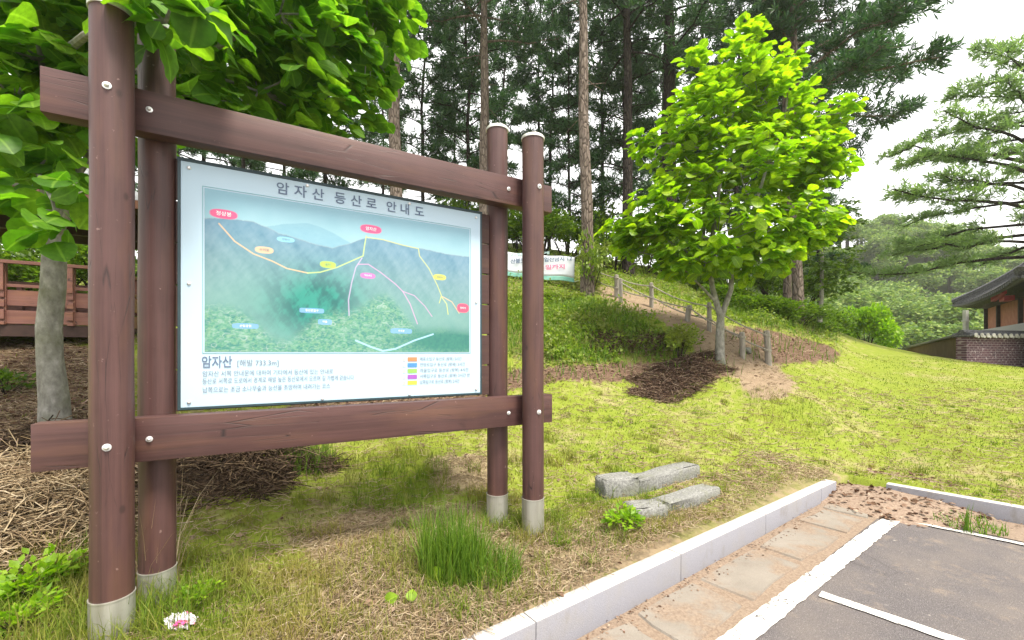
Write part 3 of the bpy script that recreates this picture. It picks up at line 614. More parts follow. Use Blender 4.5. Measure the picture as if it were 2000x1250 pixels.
TL = lambda px, py, rx, ry, rz, dy=0: (tuple(T(1418 + (px - 1418) * .90, py + 16, dy)), (rx * .72, ry * .82, rz * .72))
lobL = [TL(1445, 140, 1.15, 1.1, .95), TL(1380, 200, 1.2, 1.2, .95), TL(1510, 200, 1.35, 1.2, 1.0, .1), TL(1330, 290, 1.15, 1.1, 1.0), TL(1560, 290, 1.15, 1.2, 1.1, .2), TL(1450, 320, 1.6, 1.7, 1.2, -.2), TL(1290, 400, 1.2, 1.1, .9, -.2),
        TL(1540, 420, 1.25, 1.2, .95), TL(1400, 440, 1.6, 1.6, .85, -.4), TL(1245, 440, .85, .9, .7), TL(1350, 490, 1.1, 1.0, .5, -.5), TL(1480, 480, 1.1, 1.0, .55, -.3), TL(1610, 330, .6, .7, .9, .1), TL(1462, 62, .35, .4, .4), TL(1350, 112, .3, .35, .4), TL(1190, 425, .35, .4, .3), TL(1665, 205, .32, .4, .35), TL(1235, 262, .3, .4, .35), TL(1672, 300, .35, .4, .3), TL(1545, 105, .3, .35, .35), TL(1200, 470, .3, .35, .25), TL(1650, 420, .3, .35, .35), TL(1590, 440, .6, .6, .5)]
for k, (c, r) in enumerate(lobL):
    src = f1 if c[0] < T(1415, 0)[0] else f2; i = min(range(3, 8), key=lambda q: np.linalg.norm(np.array(src[q]) - np.array(c) + np.array([0, 0, .5])))
    l = limb(src[i], c, 6, .1); limbs.append(l); b.tube(l, np.linspace(.024, .008, 6), 6, False)
tips, (V, Fc) = broad_crown(lobL, 900, 7, .245, T(1420, 380), .12, .45, 1.15)
twigs(b, tips, limbs, 220, .007); b.build('trunk', BARK_G, tr, smooth=True)
link('crown', ribs(np_mesh('crown', V, Fc)), LEAF_B, tr, smooth=True)

# --- pines
def pine(Ht, start, blen, nb, rad, plate=.38, tuft=.30, seed=0, lean=0., low_dead=0, per_m=8.0, side=None, nneedle=11):
    r = np.random.default_rng(seed); b = MB(); zs = np.linspace(0, Ht, 14); wob = r.normal(0, .05, (14, 2)).cumsum(0) * .7
    tp = [(wob[i, 0] + lean * zs[i], wob[i, 1], zs[i] - (.3 if i == 0 else 0)) for i in range(14)]
    b.tube(tp, [rad * (1.25 if i == 0 else 1) * (1 - .85 * (zs[i] / Ht) ** 1.2) for i in range(14)], 12, True, .03)
    def tpos(z): i = min(12, int(z / Ht * 13)); f = z / Ht * 13 - i; return np.array(tp[i]) * (1 - f) + np.array(tp[i + 1]) * f
    P, D = [], []
    for k in range(nb + low_dead):
        dead = k >= nb
        z = (start + (1 - start) * ((k + r.random()) / nb) ** .9) * Ht if not dead else r.uniform(.12, start) * Ht
        rel = (z / Ht - start) / (1 - start); a = k * 2.4 + r.normal(0, .4); L = blen * (1 - rel ** 1.6 * .85) * r.uniform(.6, 1.15) if not dead else r.uniform(.3, 1.0)
        if side is not None: L *= 1 + .55 * math.cos(a - side)
        up = .12 + .5 * rel; d = np.array([math.cos(a), math.sin(a), 0]); p0 = tpos(min(z, Ht * .99))
        pts = [p0 + d * (L * s) + np.array([0, 0, L * (up * s - .28 * s * s + .10 * s ** 4)]) + r.normal(0, .03, 3) * L * s for s in np.linspace(0, 1, 6)]
        rb = min(rad * .35, .012 + .012 * L); b.tube(pts, np.linspace(rb, rb * .25, 6), 6, False)
        if dead: continue
        nt_ = max(3, int(L * per_m * 3))
        for j in range(nt_):
            s = r.uniform(.22, 1.0) ** .8; i = min(4, int(s * 5)); f = s * 5 - i; q = pts[i] * (1 - f) + pts[i + 1] * f
            wd = L * plate * (1.1 - .75 * s) + .12; off = np.array([-d[1], d[0], 0]) * np.clip(r.normal(0, wd * .6), -wd, wd) + d * r.normal(0, .12) + np.array([0, 0, r.normal(.04, .07)])
            (b.tube([q, q + off * .9], [.010, .005], 3, False) if j % 2 == 0 else None); P.append(q + off); D.append(d * .6 + off * .8 + np.array([0, 0, .35]))
    P.append(np.array(tp[-1])); D.append(np.array([0, 0, 1.])); P = np.array(P); D = unit(np.array(D)); m = len(P)
    PP = np.repeat(P, nneedle, 0); n_ = len(PP); X = np.repeat(D, nneedle, 0) * .75 + unit(r.normal(size=(n_, 3))) * .8
    Zn = unit(r.normal(size=(n_, 3)) + np.array([0, 0, .7]))
    tv = np.array([(0, .012, 0), (0, -.012, 0), (.6, -.075, 0), (1, 0, -.06), (.6, .075, 0)]); tf = np.array([(0, 1, 2), (0, 2, 4), (2, 3, 4)])
    V, Fc = stamp(PP, X, Zn, tuft * r.uniform(.6, 1.2, n_), tv, tf)
    return b, (V, Fc)
def pine_thing(name, label, loc_, spec, bark, need, group=None, sc_=(1, 1, 1), rz=0):
    o = empty(name, loc_, label, 'tree', group, rz); b, (V, Fc) = pine(**spec)
    b.build('trunk', bark, o, smooth=True); link('crown', np_mesh('crown', V, Fc), need, o); o.scale = sc_; return o
def copy_tree(o, loc_, sc_, rz, label=None, group=None):
    c = o.copy(); COL.objects.link(c); c.location = loc_; c.scale = sc_; c.rotation_euler = (0, 0, rz)
    if label: c['label'] = label
    if group: c['group'] = group
    for ch in list(o.children):
        d = ch.copy(); COL.objects.link(d); d.parent = c
        for g in ch.children: q = g.copy(); COL.objects.link(q); q.parent = d
    return c
def gp(px, Y): x = (px - 1000) / F * Y; return np.array([x, Y, z1(x, Y) - .1])
pine_thing('pine_tree', 'tall pine with a bare pale trunk and branch stubs beside the white banner', gp(1141, 13.6), dict(Ht=19, start=.60, blen=2.8, nb=34, rad=.20, seed=3, low_dead=16), BARK_P, NEED)
pine_thing('pine_tree', 'thick-trunked pine rising behind the middle of the signboard, just right of the overhanging leaves', gp(775, 14), dict(Ht=18, start=.50, blen=2.9, nb=36, rad=.235, seed=4, low_dead=6), BARK_P, NEED)
pine_thing('pine_tree', 'brown-trunked pine with a drooping limb, directly behind the two right-hand sign posts', gp(946, 16), dict(Ht=18, start=.44, blen=2.8, nb=40, rad=.20, seed=5, low_dead=8), BARK_P, NEED)
pine_thing('pine_tree', 'dark crooked pine between the pale bare trunk and the bright green tree', gp(1228, 16.5), dict(Ht=19, start=.45, blen=3.2, nb=38, rad=.22, seed=6, lean=.0, low_dead=14), BARK_D, NEED)
pine_thing('pine_tree', 'dark thick pine standing behind the left half of the bright green tree', gp(1308, 18), dict(Ht=20, start=.42, blen=3.4, nb=42, rad=.33, seed=7, low_dead=8), BARK_D, NEED)
pine_thing('pine_tree', 'wide dark pine reaching right across the pale sky behind the bright green tree', gp(1562, 15), dict(Ht=19, start=.36, blen=3.55, nb=60, rad=.17, seed=8, plate=.30, tuft=.30, side=0.0, per_m=12, low_dead=3), BARK_P, NEED)
pine_thing('pine_tree', 'slimmer second trunk of the pale pair standing right behind the bright green tree', gp(1543, 15.6), dict(Ht=15, start=.62, blen=2.0, nb=22, rad=.14, seed=9), BARK_P, NEED)
pine_thing('pine_tree', 'pale green pine with level feathery branches at the right edge above the tiled roof', gp(2022, 15.5), dict(Ht=11.8, start=.33, blen=4.2, nb=58, rad=.2, seed=12, plate=.20, tuft=.25, per_m=9.5, side=math.pi), BARK_D, NEED_L)
pv = [pine_thing('pine_tree', 'slender dark pine of the grove on the hill behind the signboard', gp(828, 20), dict(Ht=15, start=.20, blen=2.3, nb=50, rad=.10, seed=21, low_dead=6), BARK_D, NEED, 'slender pines of the hill grove'),
      pine_thing('pine_tree', 'slender dark pine of the grove on the hill behind the signboard', gp(1075, 22), dict(Ht=15, start=.28, blen=2.0, nb=42, rad=.09, seed=22, low_dead=8), BARK_D, NEED, 'slender pines of the hill grove'),
      pine_thing('pine_tree', 'slender dark pine of the grove on the hill behind the signboard', gp(885, 27), dict(Ht=15, start=.12, blen=2.2, nb=52, rad=.09, seed=23, low_dead=4), BARK_D, NEED, 'slender pines of the hill grove')]
for i, (px, Y, s) in enumerate(((745, 27, 1.0), (985, 23, 1.0), (1108, 19, .8), (1180, 24, 1.15), (1290, 27, 1.2), (1370, 24, 1.25), (1440, 22, 1.2), (1500, 25, 1.25), (560, 23, 1.1), (915, 20, 1.05), (1050, 25, 1.2), (1215, 21, 1.1), (400, 21, 1.1), (480, 17, .9), (330, 18, 1.0), (640, 18, .95), (200, 20, 1.0), (1600, 21, .9))):
    copy_tree(pv[i % 3], gp(px, Y), (s, s, s * random.uniform(.95, 1.15)), random.uniform(0, 6.28))

# --- shrubs: stems and small leaves
def shrub(seed, n=900, size=.13, r=1.0, hgt=1.0, lite=True):
    q = np.random.default_rng(seed); b = MB(); cs = []
    for k in range(9):
        a = q.uniform(0, 6.28); d = q.uniform(.1, .75) * r; c = np.array([math.cos(a) * d, math.sin(a) * d, q.uniform(.35, .85) * hgt]); cs.append((c, np.array([.36, .36, .30]) * q.uniform(.7, 1.2)))
        b.tube([(c[0] * .1, c[1] * .1, -.15), tuple(c * (.55, .55, .5)), tuple(c)], [.02, .014, .006], 5, False)
    P = np.vstack([ell(c, rr, n // 9, .5) for c, rr in cs]); P[:, 2] = np.maximum(P[:, 2], .02); X = unit(P - np.array([0, 0, .3])) + rdir(len(P)) * .8; Zn = np.array([0, 0, 1.]) + rdir(len(P)) * .7
    return b, stamp(P, X, Zn, size * q.uniform(.6, 1.25, len(P)), LEAF_V if not lite else LITE_V, LEAF_F if not lite else LITE_F)
def shrub_thing(name, label, p, s, mat, seed, catg='shrub', group=None, n=900, size=.13, rz=0):
    o = empty(name, p, label, catg, group, rz); b, (V, Fc) = shrub(seed, n, size); b.build('stem', BARK_D, o, smooth=True); link('foliage', np_mesh('foliage', V, Fc), mat, o); o.scale = s; return o
G1 = 'bushes along the bank right of the path'
p = gp(1692, 25); p[2] = H + 6 / F * 25 - .2
shrub_thing('shrub', 'bright light-green round bush at the far edge of the lawn, left of the low wall', p, (1.6, 1.5, 2.5), LEAF_Y, 41, n=5200, size=.13)
shrub_thing('shrub', 'small dark arching bush at the right foot of the green bank, beside the path', hit(1328, 700), (.62, .6, .62), LEAF_S, 42, n=900, size=.16)
shrub_thing('shrub', 'low dark bush directly under the white banner', hit(1085, 590), (1.4, .5, .32), LEAF_S, 43, n=1500, size=.10)
shrub_thing('shrub', 'leafy bush wrapped round the foot of the pale bare pine', hit(1150, 575), (.8, .7, 1.7), LEAF_S, 44, n=1300, size=.12)
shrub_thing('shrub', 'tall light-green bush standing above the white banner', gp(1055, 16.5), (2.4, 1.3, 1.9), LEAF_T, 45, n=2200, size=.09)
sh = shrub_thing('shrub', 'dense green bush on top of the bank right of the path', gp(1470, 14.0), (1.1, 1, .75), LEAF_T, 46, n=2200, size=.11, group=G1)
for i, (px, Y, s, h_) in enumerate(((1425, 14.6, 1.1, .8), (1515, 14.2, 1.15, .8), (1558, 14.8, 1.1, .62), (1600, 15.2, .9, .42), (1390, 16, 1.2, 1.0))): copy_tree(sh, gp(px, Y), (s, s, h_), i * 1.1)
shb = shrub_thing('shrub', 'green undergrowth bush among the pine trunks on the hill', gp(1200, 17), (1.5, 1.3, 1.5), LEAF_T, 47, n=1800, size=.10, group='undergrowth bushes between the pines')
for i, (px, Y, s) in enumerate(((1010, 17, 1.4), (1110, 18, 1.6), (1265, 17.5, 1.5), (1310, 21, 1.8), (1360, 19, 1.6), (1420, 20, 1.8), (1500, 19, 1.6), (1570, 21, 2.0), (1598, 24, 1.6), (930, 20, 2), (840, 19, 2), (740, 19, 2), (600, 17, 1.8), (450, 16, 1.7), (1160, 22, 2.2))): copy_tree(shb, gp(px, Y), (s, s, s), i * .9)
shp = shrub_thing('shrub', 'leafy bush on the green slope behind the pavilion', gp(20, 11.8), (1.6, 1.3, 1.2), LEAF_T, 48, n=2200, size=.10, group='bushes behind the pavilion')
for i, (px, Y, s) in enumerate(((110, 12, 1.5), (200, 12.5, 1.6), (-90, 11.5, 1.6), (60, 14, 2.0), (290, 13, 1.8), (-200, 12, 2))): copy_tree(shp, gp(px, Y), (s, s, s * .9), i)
# small broadleaf tree behind, right of the pale pair
o = empty('broadleaf_tree', gp(1600, 17.5), 'thin olive-green tree behind the pale twin trunks, right of the bright green tree', 'tree'); b = MB()
b.tube([(0, 0, -.2), (.1, 0, 1.5), (.2, .1, 3.2), (.3, .1, 5)], [.09, .08, .06, .03], 8, False, .03)
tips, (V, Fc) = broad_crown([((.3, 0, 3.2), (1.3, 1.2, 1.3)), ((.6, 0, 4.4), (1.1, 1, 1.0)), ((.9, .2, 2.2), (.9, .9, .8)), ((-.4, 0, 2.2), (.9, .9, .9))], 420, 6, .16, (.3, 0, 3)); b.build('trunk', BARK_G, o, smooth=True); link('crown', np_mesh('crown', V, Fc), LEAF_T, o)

# ------------------------------------------------------------------ far wooded hill
hx = np.linspace(20, 230, 70); hy = np.linspace(34, 230, 60); HX, HY = np.meshgrid(hx, hy)
def hillz(x, y): return 24 * np.exp(-((x - 92) / 24) ** 2 - ((y - 104) / 27) ** 2) + 17 * np.exp(-((x - 64) / 22) ** 2 - ((y - 104) / 28) ** 2) + 5.0 * np.exp(-((x - 42) / 16) ** 2 - ((y - 62) / 14) ** 2) + 12 * np.exp(-((x - 130) / 30) ** 2 - ((y - 110) / 30) ** 2) - 2.4
ii = (np.arange(59)[:, None] * 70 + np.arange(69)[None]).ravel()
HILLM = simple('hill_floor', (.02, .035, .012), (.05, .07, .02), .5, .95, .1, .3)
tag(link('hill', np_mesh('hill', np.stack([HX.ravel(), HY.ravel(), hillz(HX, HY).ravel()], 1), np.stack([ii, ii + 1, ii + 71, ii + 70], 1)), HILLM, smooth=True), kind='structure')
def far_tree(seed, label, group, p):
    q = np.random.default_rng(seed); o = empty('broadleaf_tree', p, label, 'tree', group); b = MB(); b.tube([(0, 0, -1), (0, 0, 2), (.1, 0, 4.5)], [.3, .24, .12], 7, False); b.build('trunk', BARK_D, o, smooth=True)
    ps = []
    for k in range(13):
        a = q.uniform(0, 6.28); d = q.uniform(0, 2.6); c = np.array([math.cos(a) * d, math.sin(a) * d, 6.1 - .33 * d * d * .6 + q.uniform(-1.4, .4)]); rr = np.array([1.5, 1.5, .85]) * q.uniform(.7, 1.15)
        ps.append(ell(c, rr, 210, .72))
    P = np.vstack(ps); X = rdir(len(P)) * (1, 1, .45); Zn = np.array([0, 0, 1.]) + rdir(len(P)) * .7
    V, Fc = stamp(P, X, Zn, .42 * q.uniform(.6, 1.3, len(P)), LITE_V, LITE_F); link('crown', np_mesh('crown', V, Fc), LEAF_F_, o); return o
GF, LF = 'trees covering the far hill', 'round-crowned tree in the wood covering the far hill beyond the lawn'
ft = [far_tree(60 + k, LF, GF, (0, 0, 0)) for k in range(3)]; first = [1, 1, 1]; qr = np.random.default_rng(77)
spots = []
for Y in (44, 50, 56, 61, 66, 71, 76, 80, 84, 88, 92, 96, 100, 105):
    for px in np.arange(1500 if Y > 60 else 1590, 2120, 5.6 * F / Y * 1.0): spots.append((px + qr.uniform(-14, 14), Y + qr.uniform(-3, 3)))
for i, (px, Y) in enumerate(spots):
    x = (px - 1000) / F * Y; p = (x, Y, max(float(hillz(x, Y)), -2.4) - .3); k = i % 3; s = qr.uniform(.85, 1.3)
    if first[k]: ft[k].location = p; ft[k].scale = (s, s, s); first[k] = 0
    else: copy_tree(ft[k], p, (s, s, s * qr.uniform(.85, 1.15)), qr.uniform(0, 6.28))

# ------------------------------------------------------------------ white banner between the trees
bl, brr = at(905, 480, 14.6), at(1122, 502, 13.75); bo = empty('banner', (float(brr[0]), float(brr[1]), float(brr[2]) - .8), 'white cloth banner with a green lower band strung in front of the pines', 'banner')
BAN = simple('banner_cloth', (.62, .66, .74), (.72, .75, .80), 3, .7, .2, .1); BANG = simple('banner_green', (.16, .42, .36), (.26, .5, .42), 5, .7, .2, .1)
O = np.array(bo.location); hb = .80
def cloth(name, z0, z1_, mat, off):
    V, Fs = [], []; nb = 60; rows = 8
    for j in range(rows + 1):
        for i in range(nb + 1):
            s = i / nb; p = bl * (1 - s) + brr * s; f = z0 + (z1_ - z0) * j / rows
            V.append((p[0] - O[0], p[1] - O[1] + .03 * math.sin(s * 17 + f * 3) - off, p[2] - O[2] - hb * f - .05 * math.sin(math.pi * s) + .012 * math.sin(23 * s)))
    Fs = [(j * (nb + 1) + i, (j + 1) * (nb + 1) + i, (j + 1) * (nb + 1) + i + 1, j * (nb + 1) + i + 1) for j in range(rows) for i in range(nb)]
    m = MB().add(V, Fs).build(name, mat, bo, smooth=True); sm = m.modifiers.new('thickness', 'SOLIDIFY'); sm.thickness = .004; return m
cl = cloth('cloth', 0, .83, BAN, 0); cloth('lower_band', .832, 1.0, BANG, 0)
ang = math.atan2(brr[1] - bl[1], brr[0] - bl[0]); dv = (brr - bl) / np.linalg.norm(brr - bl)
RED = ink('red_ink', (.55, .12, .24))
def btext(s, px0, px1, f, size, mat):
    def P(px): s_ = (px - 905) / (1122 - 905); return (bl * (1 - s_) + brr * s_) - O
    a_, c_ = P(px0), P(px1); text(s, 'lettering', mat, cl, (a_[0], a_[1] - .06, a_[2] - f * hb - .03), size, float(np.hypot(*(c_ - a_)[:2])), ang, off=.004)
btext('산불조심 기간 입산금지 12', 1000, 1117, .44, .17, INK); btext('5월 31일까지', 1030, 1103, .66, .17, RED); btext('산림을 푸르게', 1000, 1075, .17, .10, ink('grey_green_ink', (.3, .42, .42)))
b = MB()
for z in (0, .8): b.tube([tuple(brr - O + (0, 0, -z)), tuple(gp(1141, 13.6) - O + (-.15, 0, brr[2] - gp(1141, 13.6)[2] - z + .03))], [.008, .008], 5)
b.build('cord', simple('cord', (.5, .5, .48), (.6, .6, .58), 9), bo)

# ------------------------------------------------------------------ post and rope fences on the path
OLDW = simple('weathered_wood', (.17, .15, .13), (.36, .33, .29), 5, .9, .15, .5, (8, 8, .8)); ROPE = simple('grey_rope', (.22, .2, .17), (.38, .35, .3), 60, .9, .1, .4)
def rope_fence(label, posts, levels):
    B = [hit(px, pb) for px, pb, pt, ln, r in posts]; o = empty('rope_fence', B[0], label, 'fence'); O = B[0]; tops = []
    for p, (px, pb, pt, ln, r) in zip(B, posts):
        hgt = (pb - pt) / F * p[1]; q = p - O; t_ = q + np.array([ln / F * p[1], 0, hgt]); tops.append((q, t_))
        m = MB(); m.tube([q - (0, 0, .3), q * .5 + t_ * .5 + (.008, 0, 0), t_ - (0, 0, .02), t_], [r, r * .95, r * .9, r * .6], 10, True, .06); m.build('fence_post', OLDW, o, smooth=True)
    for lv in levels:
        m = MB()
        for (q0, t0), (q1, t1) in zip(tops, tops[1:]):
            a_ = q0 + (t0 - q0) * lv; c_ = q1 + (t1 - q1) * lv; d = np.linalg.norm(c_ - a_)
            m.tube([a_ * (1 - s) + c_ * s - np.array([0, .07, .05 * d * math.sin(math.pi * s)]) for s in np.linspace(0, 1, 9)], .017, 6, False)
            m.tube([c_ + (-.002, 0, -.02), c_ + (.002, 0, .02)], .085, 10)
        m.build('rope', ROPE, o, smooth=True)
rope_fence('weathered post and rope fence on the far right side of the dirt path', [(1158, 562, 520, 0, .05), (1204, 582, 538, 0, .075), (1272, 600, 552, 0, .065), (1385, 648, 592, 0, .06), (1501, 713, 648, -4, .075)], (.85, .4))
rope_fence('short weathered post and rope fence on the near left side of the dirt path', [(1212, 592, 545, 0, .06), (1340, 628, 597, 7, .075), (1450, 700, 650, -1, .065)], (.8,))
def rock(name, p, s, seed, label, mat, cat_='rock', sub=3, rough=.16, rz=0, group=None):
    q = np.random.default_rng(seed); bm = bmesh.new(); bmesh.ops.create_icosphere(bm, subdivisions=sub, radius=1)
    dirs = unit(q.normal(size=(12, 3)))
    for v in bm.verts:
        c = np.array(v.co)
        for d in dirs:
            e_ = c @ d - (.72 + .1 * math.sin(d[0] * 9)); 
            if e_ > 0: c = c - d * e_ * .85
        v.co = Vector(c * (1 + rough * .3 * math.sin(5 * c[0] + seed) * math.sin(6 * c[1])) * np.array(s))
    me = bpy.data.meshes.new(name); bm.to_mesh(me); bm.free(); o = link(name, me, mat, None, p); o.rotation_euler = (0, 0, rz); return tag(o, label, cat_, group)
STONE = NT('old_stone', .95, .1); _f = STONE.noise(45, 6, None, .75); STONE.col(STONE.mix(STONE.ramp(STONE.noise(5, 4), [(.5, 0.), (.75, .5)]), STONE.ramp(_f, [(.3, (.10, .10, .10)), (.5, (.21, .21, .20)), (.72, (.36, .36, .34))]), (.15, .16, .07))).bump(_f, .8, .015); STONE = STONE.m
rock('rock', hit(1458, 690) + (0, 0, .06), (.14, .12, .11), 3, 'small pale rock beside a rope fence post at the foot of the path', STONE)
# old stone edging blocks in the grass
def block(px0, py0, px1, py1, hgt, label, dz=0, dep=.22):
    a_, c_ = hit(px0, py0), hit(px1, py1); m = (a_ + c_) / 2; d = c_ - a_; L = np.hypot(d[0], d[1]); bm = bmesh.new(); bmesh.ops.create_cube(bm, size=1); bmesh.ops.scale(bm, vec=(L, dep, hgt + .2), verts=bm.verts)
    bmesh.ops.bevel(bm, geom=list(bm.edges), offset=.018, segments=1, affect='EDGES'); bmesh.ops.subdivide_edges(bm, edges=list(bm.edges), cuts=3, use_grid_fill=True)
    for v in bm.verts: v.co += Vector(rng.normal(0, .0045, 3)) + Vector((0, .008 * math.sin(v.co.x * 7 + L * 5), .006 * math.sin(v.co.x * 9 + v.co.y * 11)))
    me = bpy.data.meshes.new('stone_block'); bm.to_mesh(me); bm.free(); ang = math.atan2(d[1], d[0]); n_ = np.array([-math.sin(ang), math.cos(ang)])
    o = link('stone_block', me, STONE, None, (m[0] + n_[0] * dep / 2, m[1] + n_[1] * dep / 2, m[2] + hgt / 2 - .1 + dz), True); o.rotation_euler = (0, -math.atan2(d[2], L), ang); return tag(o, label, 'stone')
block(1182, 977, 1250, 970, .20, 'short grey stone block at the left end of the upper stone row in the grass')
block(1249, 966, 1368, 934, .15, 'long grey stone block at the right end of the upper stone row in the grass')
block(1240, 1022, 1306, 1015, .12, 'half-buried grey stone at the left end of the lower stone row near the kerb')
block(1310, 1004, 1410, 972, .10, 'low mossy grey stone at the right end of the lower stone row near the kerb')

# ------------------------------------------------------------------ pavilion behind the left of the sign
PW = wood('pavilion_timber', 'x', (.115, .045, .036), (.19, .082, .065), (.25, .115, .095), .55); PD = simple('dark_timber', (.03, .016, .013), (.06, .032, .027), 9, .7); ROOFT = simple('grey_roof_tile', (.16, .17, .18), (.32, .33, .35), 14, .8)
PWR = wood('pavilion_post_timber', 'z', (.11, .045, .04), (.19, .08, .066), (.24, .12, .10), .55)
pb = at(0, 645, 7.0); FZ = 2.03; po = empty('pavilion', (float(pb[0]), 7.0, 0), 'dark red timber pavilion with a railing and tiled roof behind the left tree trunk', 'pavilion', rz=SA)
X0, X1, Y1 = -2.0, 1.55, 3.0
b = MB(); b.box(((X0 + X1) / 2, Y1 / 2, FZ - .04), (X1 - X0, Y1, .07)); b.box(((X0 + X1) / 2, .02, FZ - .12), (X1 - X0 + .1, .09, .16)); b.box(((X0 + X1) / 2, Y1, FZ - .12), (X1 - X0 + .1, .09, .16))
b.build('deck', PD, po)
for x in (X0 + .1, -.3, X1 - .1):
    for y in (.15, Y1 - .15): b = MB(); b.box((x, y, FZ - .75), (.28, .28, 1.3), None, .03); b.build('footing', STONE, po)
for x, y in ((X0 + .1, .12), (.62, .12), (X1 - .05, .12), (X0 + .1, Y1 - .1), (X1 - .05, Y1 - .1), (.50, Y1 - .1)):
    b = MB(); b.box((x, y, FZ + 1.22), (.15, .15, 2.5), None, .01); b.build('post', PWR, po)
def railing(ax, c0, c1, fixed):
    rr_ = MB(); L = c1 - c0; mid_ = (c0 + c1) / 2
    def bx(c, z, l, w_, h_, o=0): rr_.box((c, fixed + o, z) if ax == 'x' else (fixed + o, c, z), (l, w_, h_) if ax == 'x' else (w_, l, h_), None, .004)
    bx(mid_, FZ + 1.02, L, .075, .055, -.07); bx(mid_, FZ + .64, L, .04, .05, 0); bx(mid_, FZ + .44, L, .025, .26, .02); bx(mid_, FZ + .12, L, .03, .22, 0)
    o = rr_.build('railing', PW, po)
    for k in range(int(L / .82) + 1):
        c = c0 + (.388 if ax == 'x' else .3) + k * .82; m = MB()
        if c > c1: continue
        for seg_, (zz, oo, hh) in enumerate(((FZ + .78, -.07, .46), (FZ + .50, -.045, .12), (FZ + .34, -.04, .12), (FZ + .16, -.05, .16), (FZ + .02, -.03, .06))):
            m.box((c, fixed + oo, zz) if ax == 'x' else (fixed + oo, c, zz), (.085, .06, hh), None, .006)
        m.box((c + .035, fixed + .0, FZ + .5) if ax == 'x' else (fixed, c + .035, FZ + .5), (.03, .06, 1.0)); m.build('baluster', PW, o)
railing('x', X0, X1, 0); railing('y', 0, Y1, X1); railing('y', 0, Y1, X0); railing('x', X0, X1, Y1)
ez = 4.12; b = MB(); e_ = .55; rc = ((X0 + X1) / 2, Y1 / 2, ez + 1.6)
cs = [(X0 - e_, -e_, ez), (X1 + e_, -e_, ez), (X1 + e_, Y1 + e_, ez), (X0 - e_, Y1 + e_, ez)]; b.add([*cs, rc, *[(x, y, z + .14) for x, y, z in cs], (rc[0], rc[1], rc[2] + .16)], [(1, 0, 4), (2, 1, 4), (3, 2, 4), (0, 3, 4)])
b.box(((X0 + X1) / 2, .12, FZ + 2.32), (X1 - X0 + .5, .14, .32)); b.box(((X0 + X1) / 2, Y1 - .1, FZ + 2.32), (X1 - X0 + .5, .14, .32)); rf = b.build('roof', PD, po)
b = MB(); c2 = [(x, y, z + .08) for x, y, z in cs]; b.add([*c2, (rc[0], rc[1], rc[2] + .2)], [(0, 1, 4), (1, 2, 4), (2, 3, 4), (3, 0, 4)])
for k in range(15):
    s = (k + .5) / 15; x = cs[0][0] + (cs[1][0] - cs[0][0]) * s; lim = 1 - abs(2 * s - 1)
    b.tube([(x, -e_ - .05, ez + .1), (x, -e_ + (rc[1] + e_) * lim * .97, ez + .1 + (rc[2] - ez + .1) * lim * .97)], .075, 8)
b.build('roof_tiles', ROOFT, rf)
b = MB(); b.box((rc[0], -e_ + .02, ez + .02), (X1 - X0 + 2 * e_, .05, .14)); b.box((X1 + e_ - .02, rc[1], ez + .02), (.05, Y1 + 2 * e_, .14)); b.build('fascia', PW, rf)

# ------------------------------------------------------------------ tiled house and garden wall on the right
TILE = NT('black_roof_tile', .75, .25); _f = TILE.noise(22, 5); TILE.col(TILE.ramp(_f, [(.3, (.03, .03, .035)), (.55, (.09, .09, .10)), (.75, (.17, .17, .17))])).bump(_f, .5, .02); TILE = TILE.m
ORANGE = simple('clay_panel', (.30, .115, .065), (.40, .17, .10), 4, .85); DARKT = simple('dark_house_timber', (.02, .014, .012), (.05, .035, .03), 9, .7); REDW = simple('red_painted_wood', (.34, .02, .03), (.46, .035, .05), 6, .5); GREYW = simple('grey_eave_board', (.05, .055, .05), (.10, .105, .095), 6, .8, .2, .3, (1, 10, 1)); PLINTH = simple('granite_plinth', (.35, .35, .36), (.5, .5, .52), 30, .85)
hd = np.array([.61, .79]); hd /= np.hypot(*hd); HA = math.atan2(-hd[1], -hd[0])           # local +x runs towards the viewer along the visible wall, local +y away from it... behind
ho = empty('tiled_house', (24.4, 22.0, 1.0), 'old tiled-roof house with clay-orange wall panels at the right edge', 'house', rz=HA)
# local frame: x along wall (towards viewer); y+ = interior
sgn = 1 if (np.array([-math.sin(HA), math.cos(HA)]) @ np.array([.79, -.61])) > 0 else -1
WL, WD, WB, WT = 9.0, 5.0, 1.71, 3.0
b = MB(); b.box((WL / 2, sgn * WD / 2, WB / 2 - .2), (WL + .8, WD + .8, WB + .4), None, .02); b.build('plinth', PLINTH, ho)
b = MB(); b.box((WL / 2, sgn * WD / 2, (WB + WT) / 2), (WL - .1, WD - .1, WT - WB)); wl = b.build('wall', ORANGE, ho)
for x in (0, 2.2, 5.4, 8.6):
    b = MB(); b.box((x, 0, (WB + WT) / 2), (.11, .16, WT - WB), None, .01); b.build('wall_post', DARKT, ho)
b = MB(); b.box((WL / 2, 0, WT - .06), (WL + .1, .2, .2)); b.box((0, sgn * WD / 2, WT - .06), (.2, WD, .2)); b.box((0, sgn * WD / 2, WB + .06), (.18, WD, .12)); b.build('wall_beam', DARKT, ho)
OV = 1.0; E0, E1, F0, F1 = -OV, WL + OV, -OV, WD + OV; ZE, ZR = 2.83, 5.9
def lift(x, y): return .22 * (max(0, 1 - (x - E0) / 2.5) + max(0, 1 - (E1 - x) / 2.5)) ** 2 * 1.0
nx = 40; V = []; Fs = []
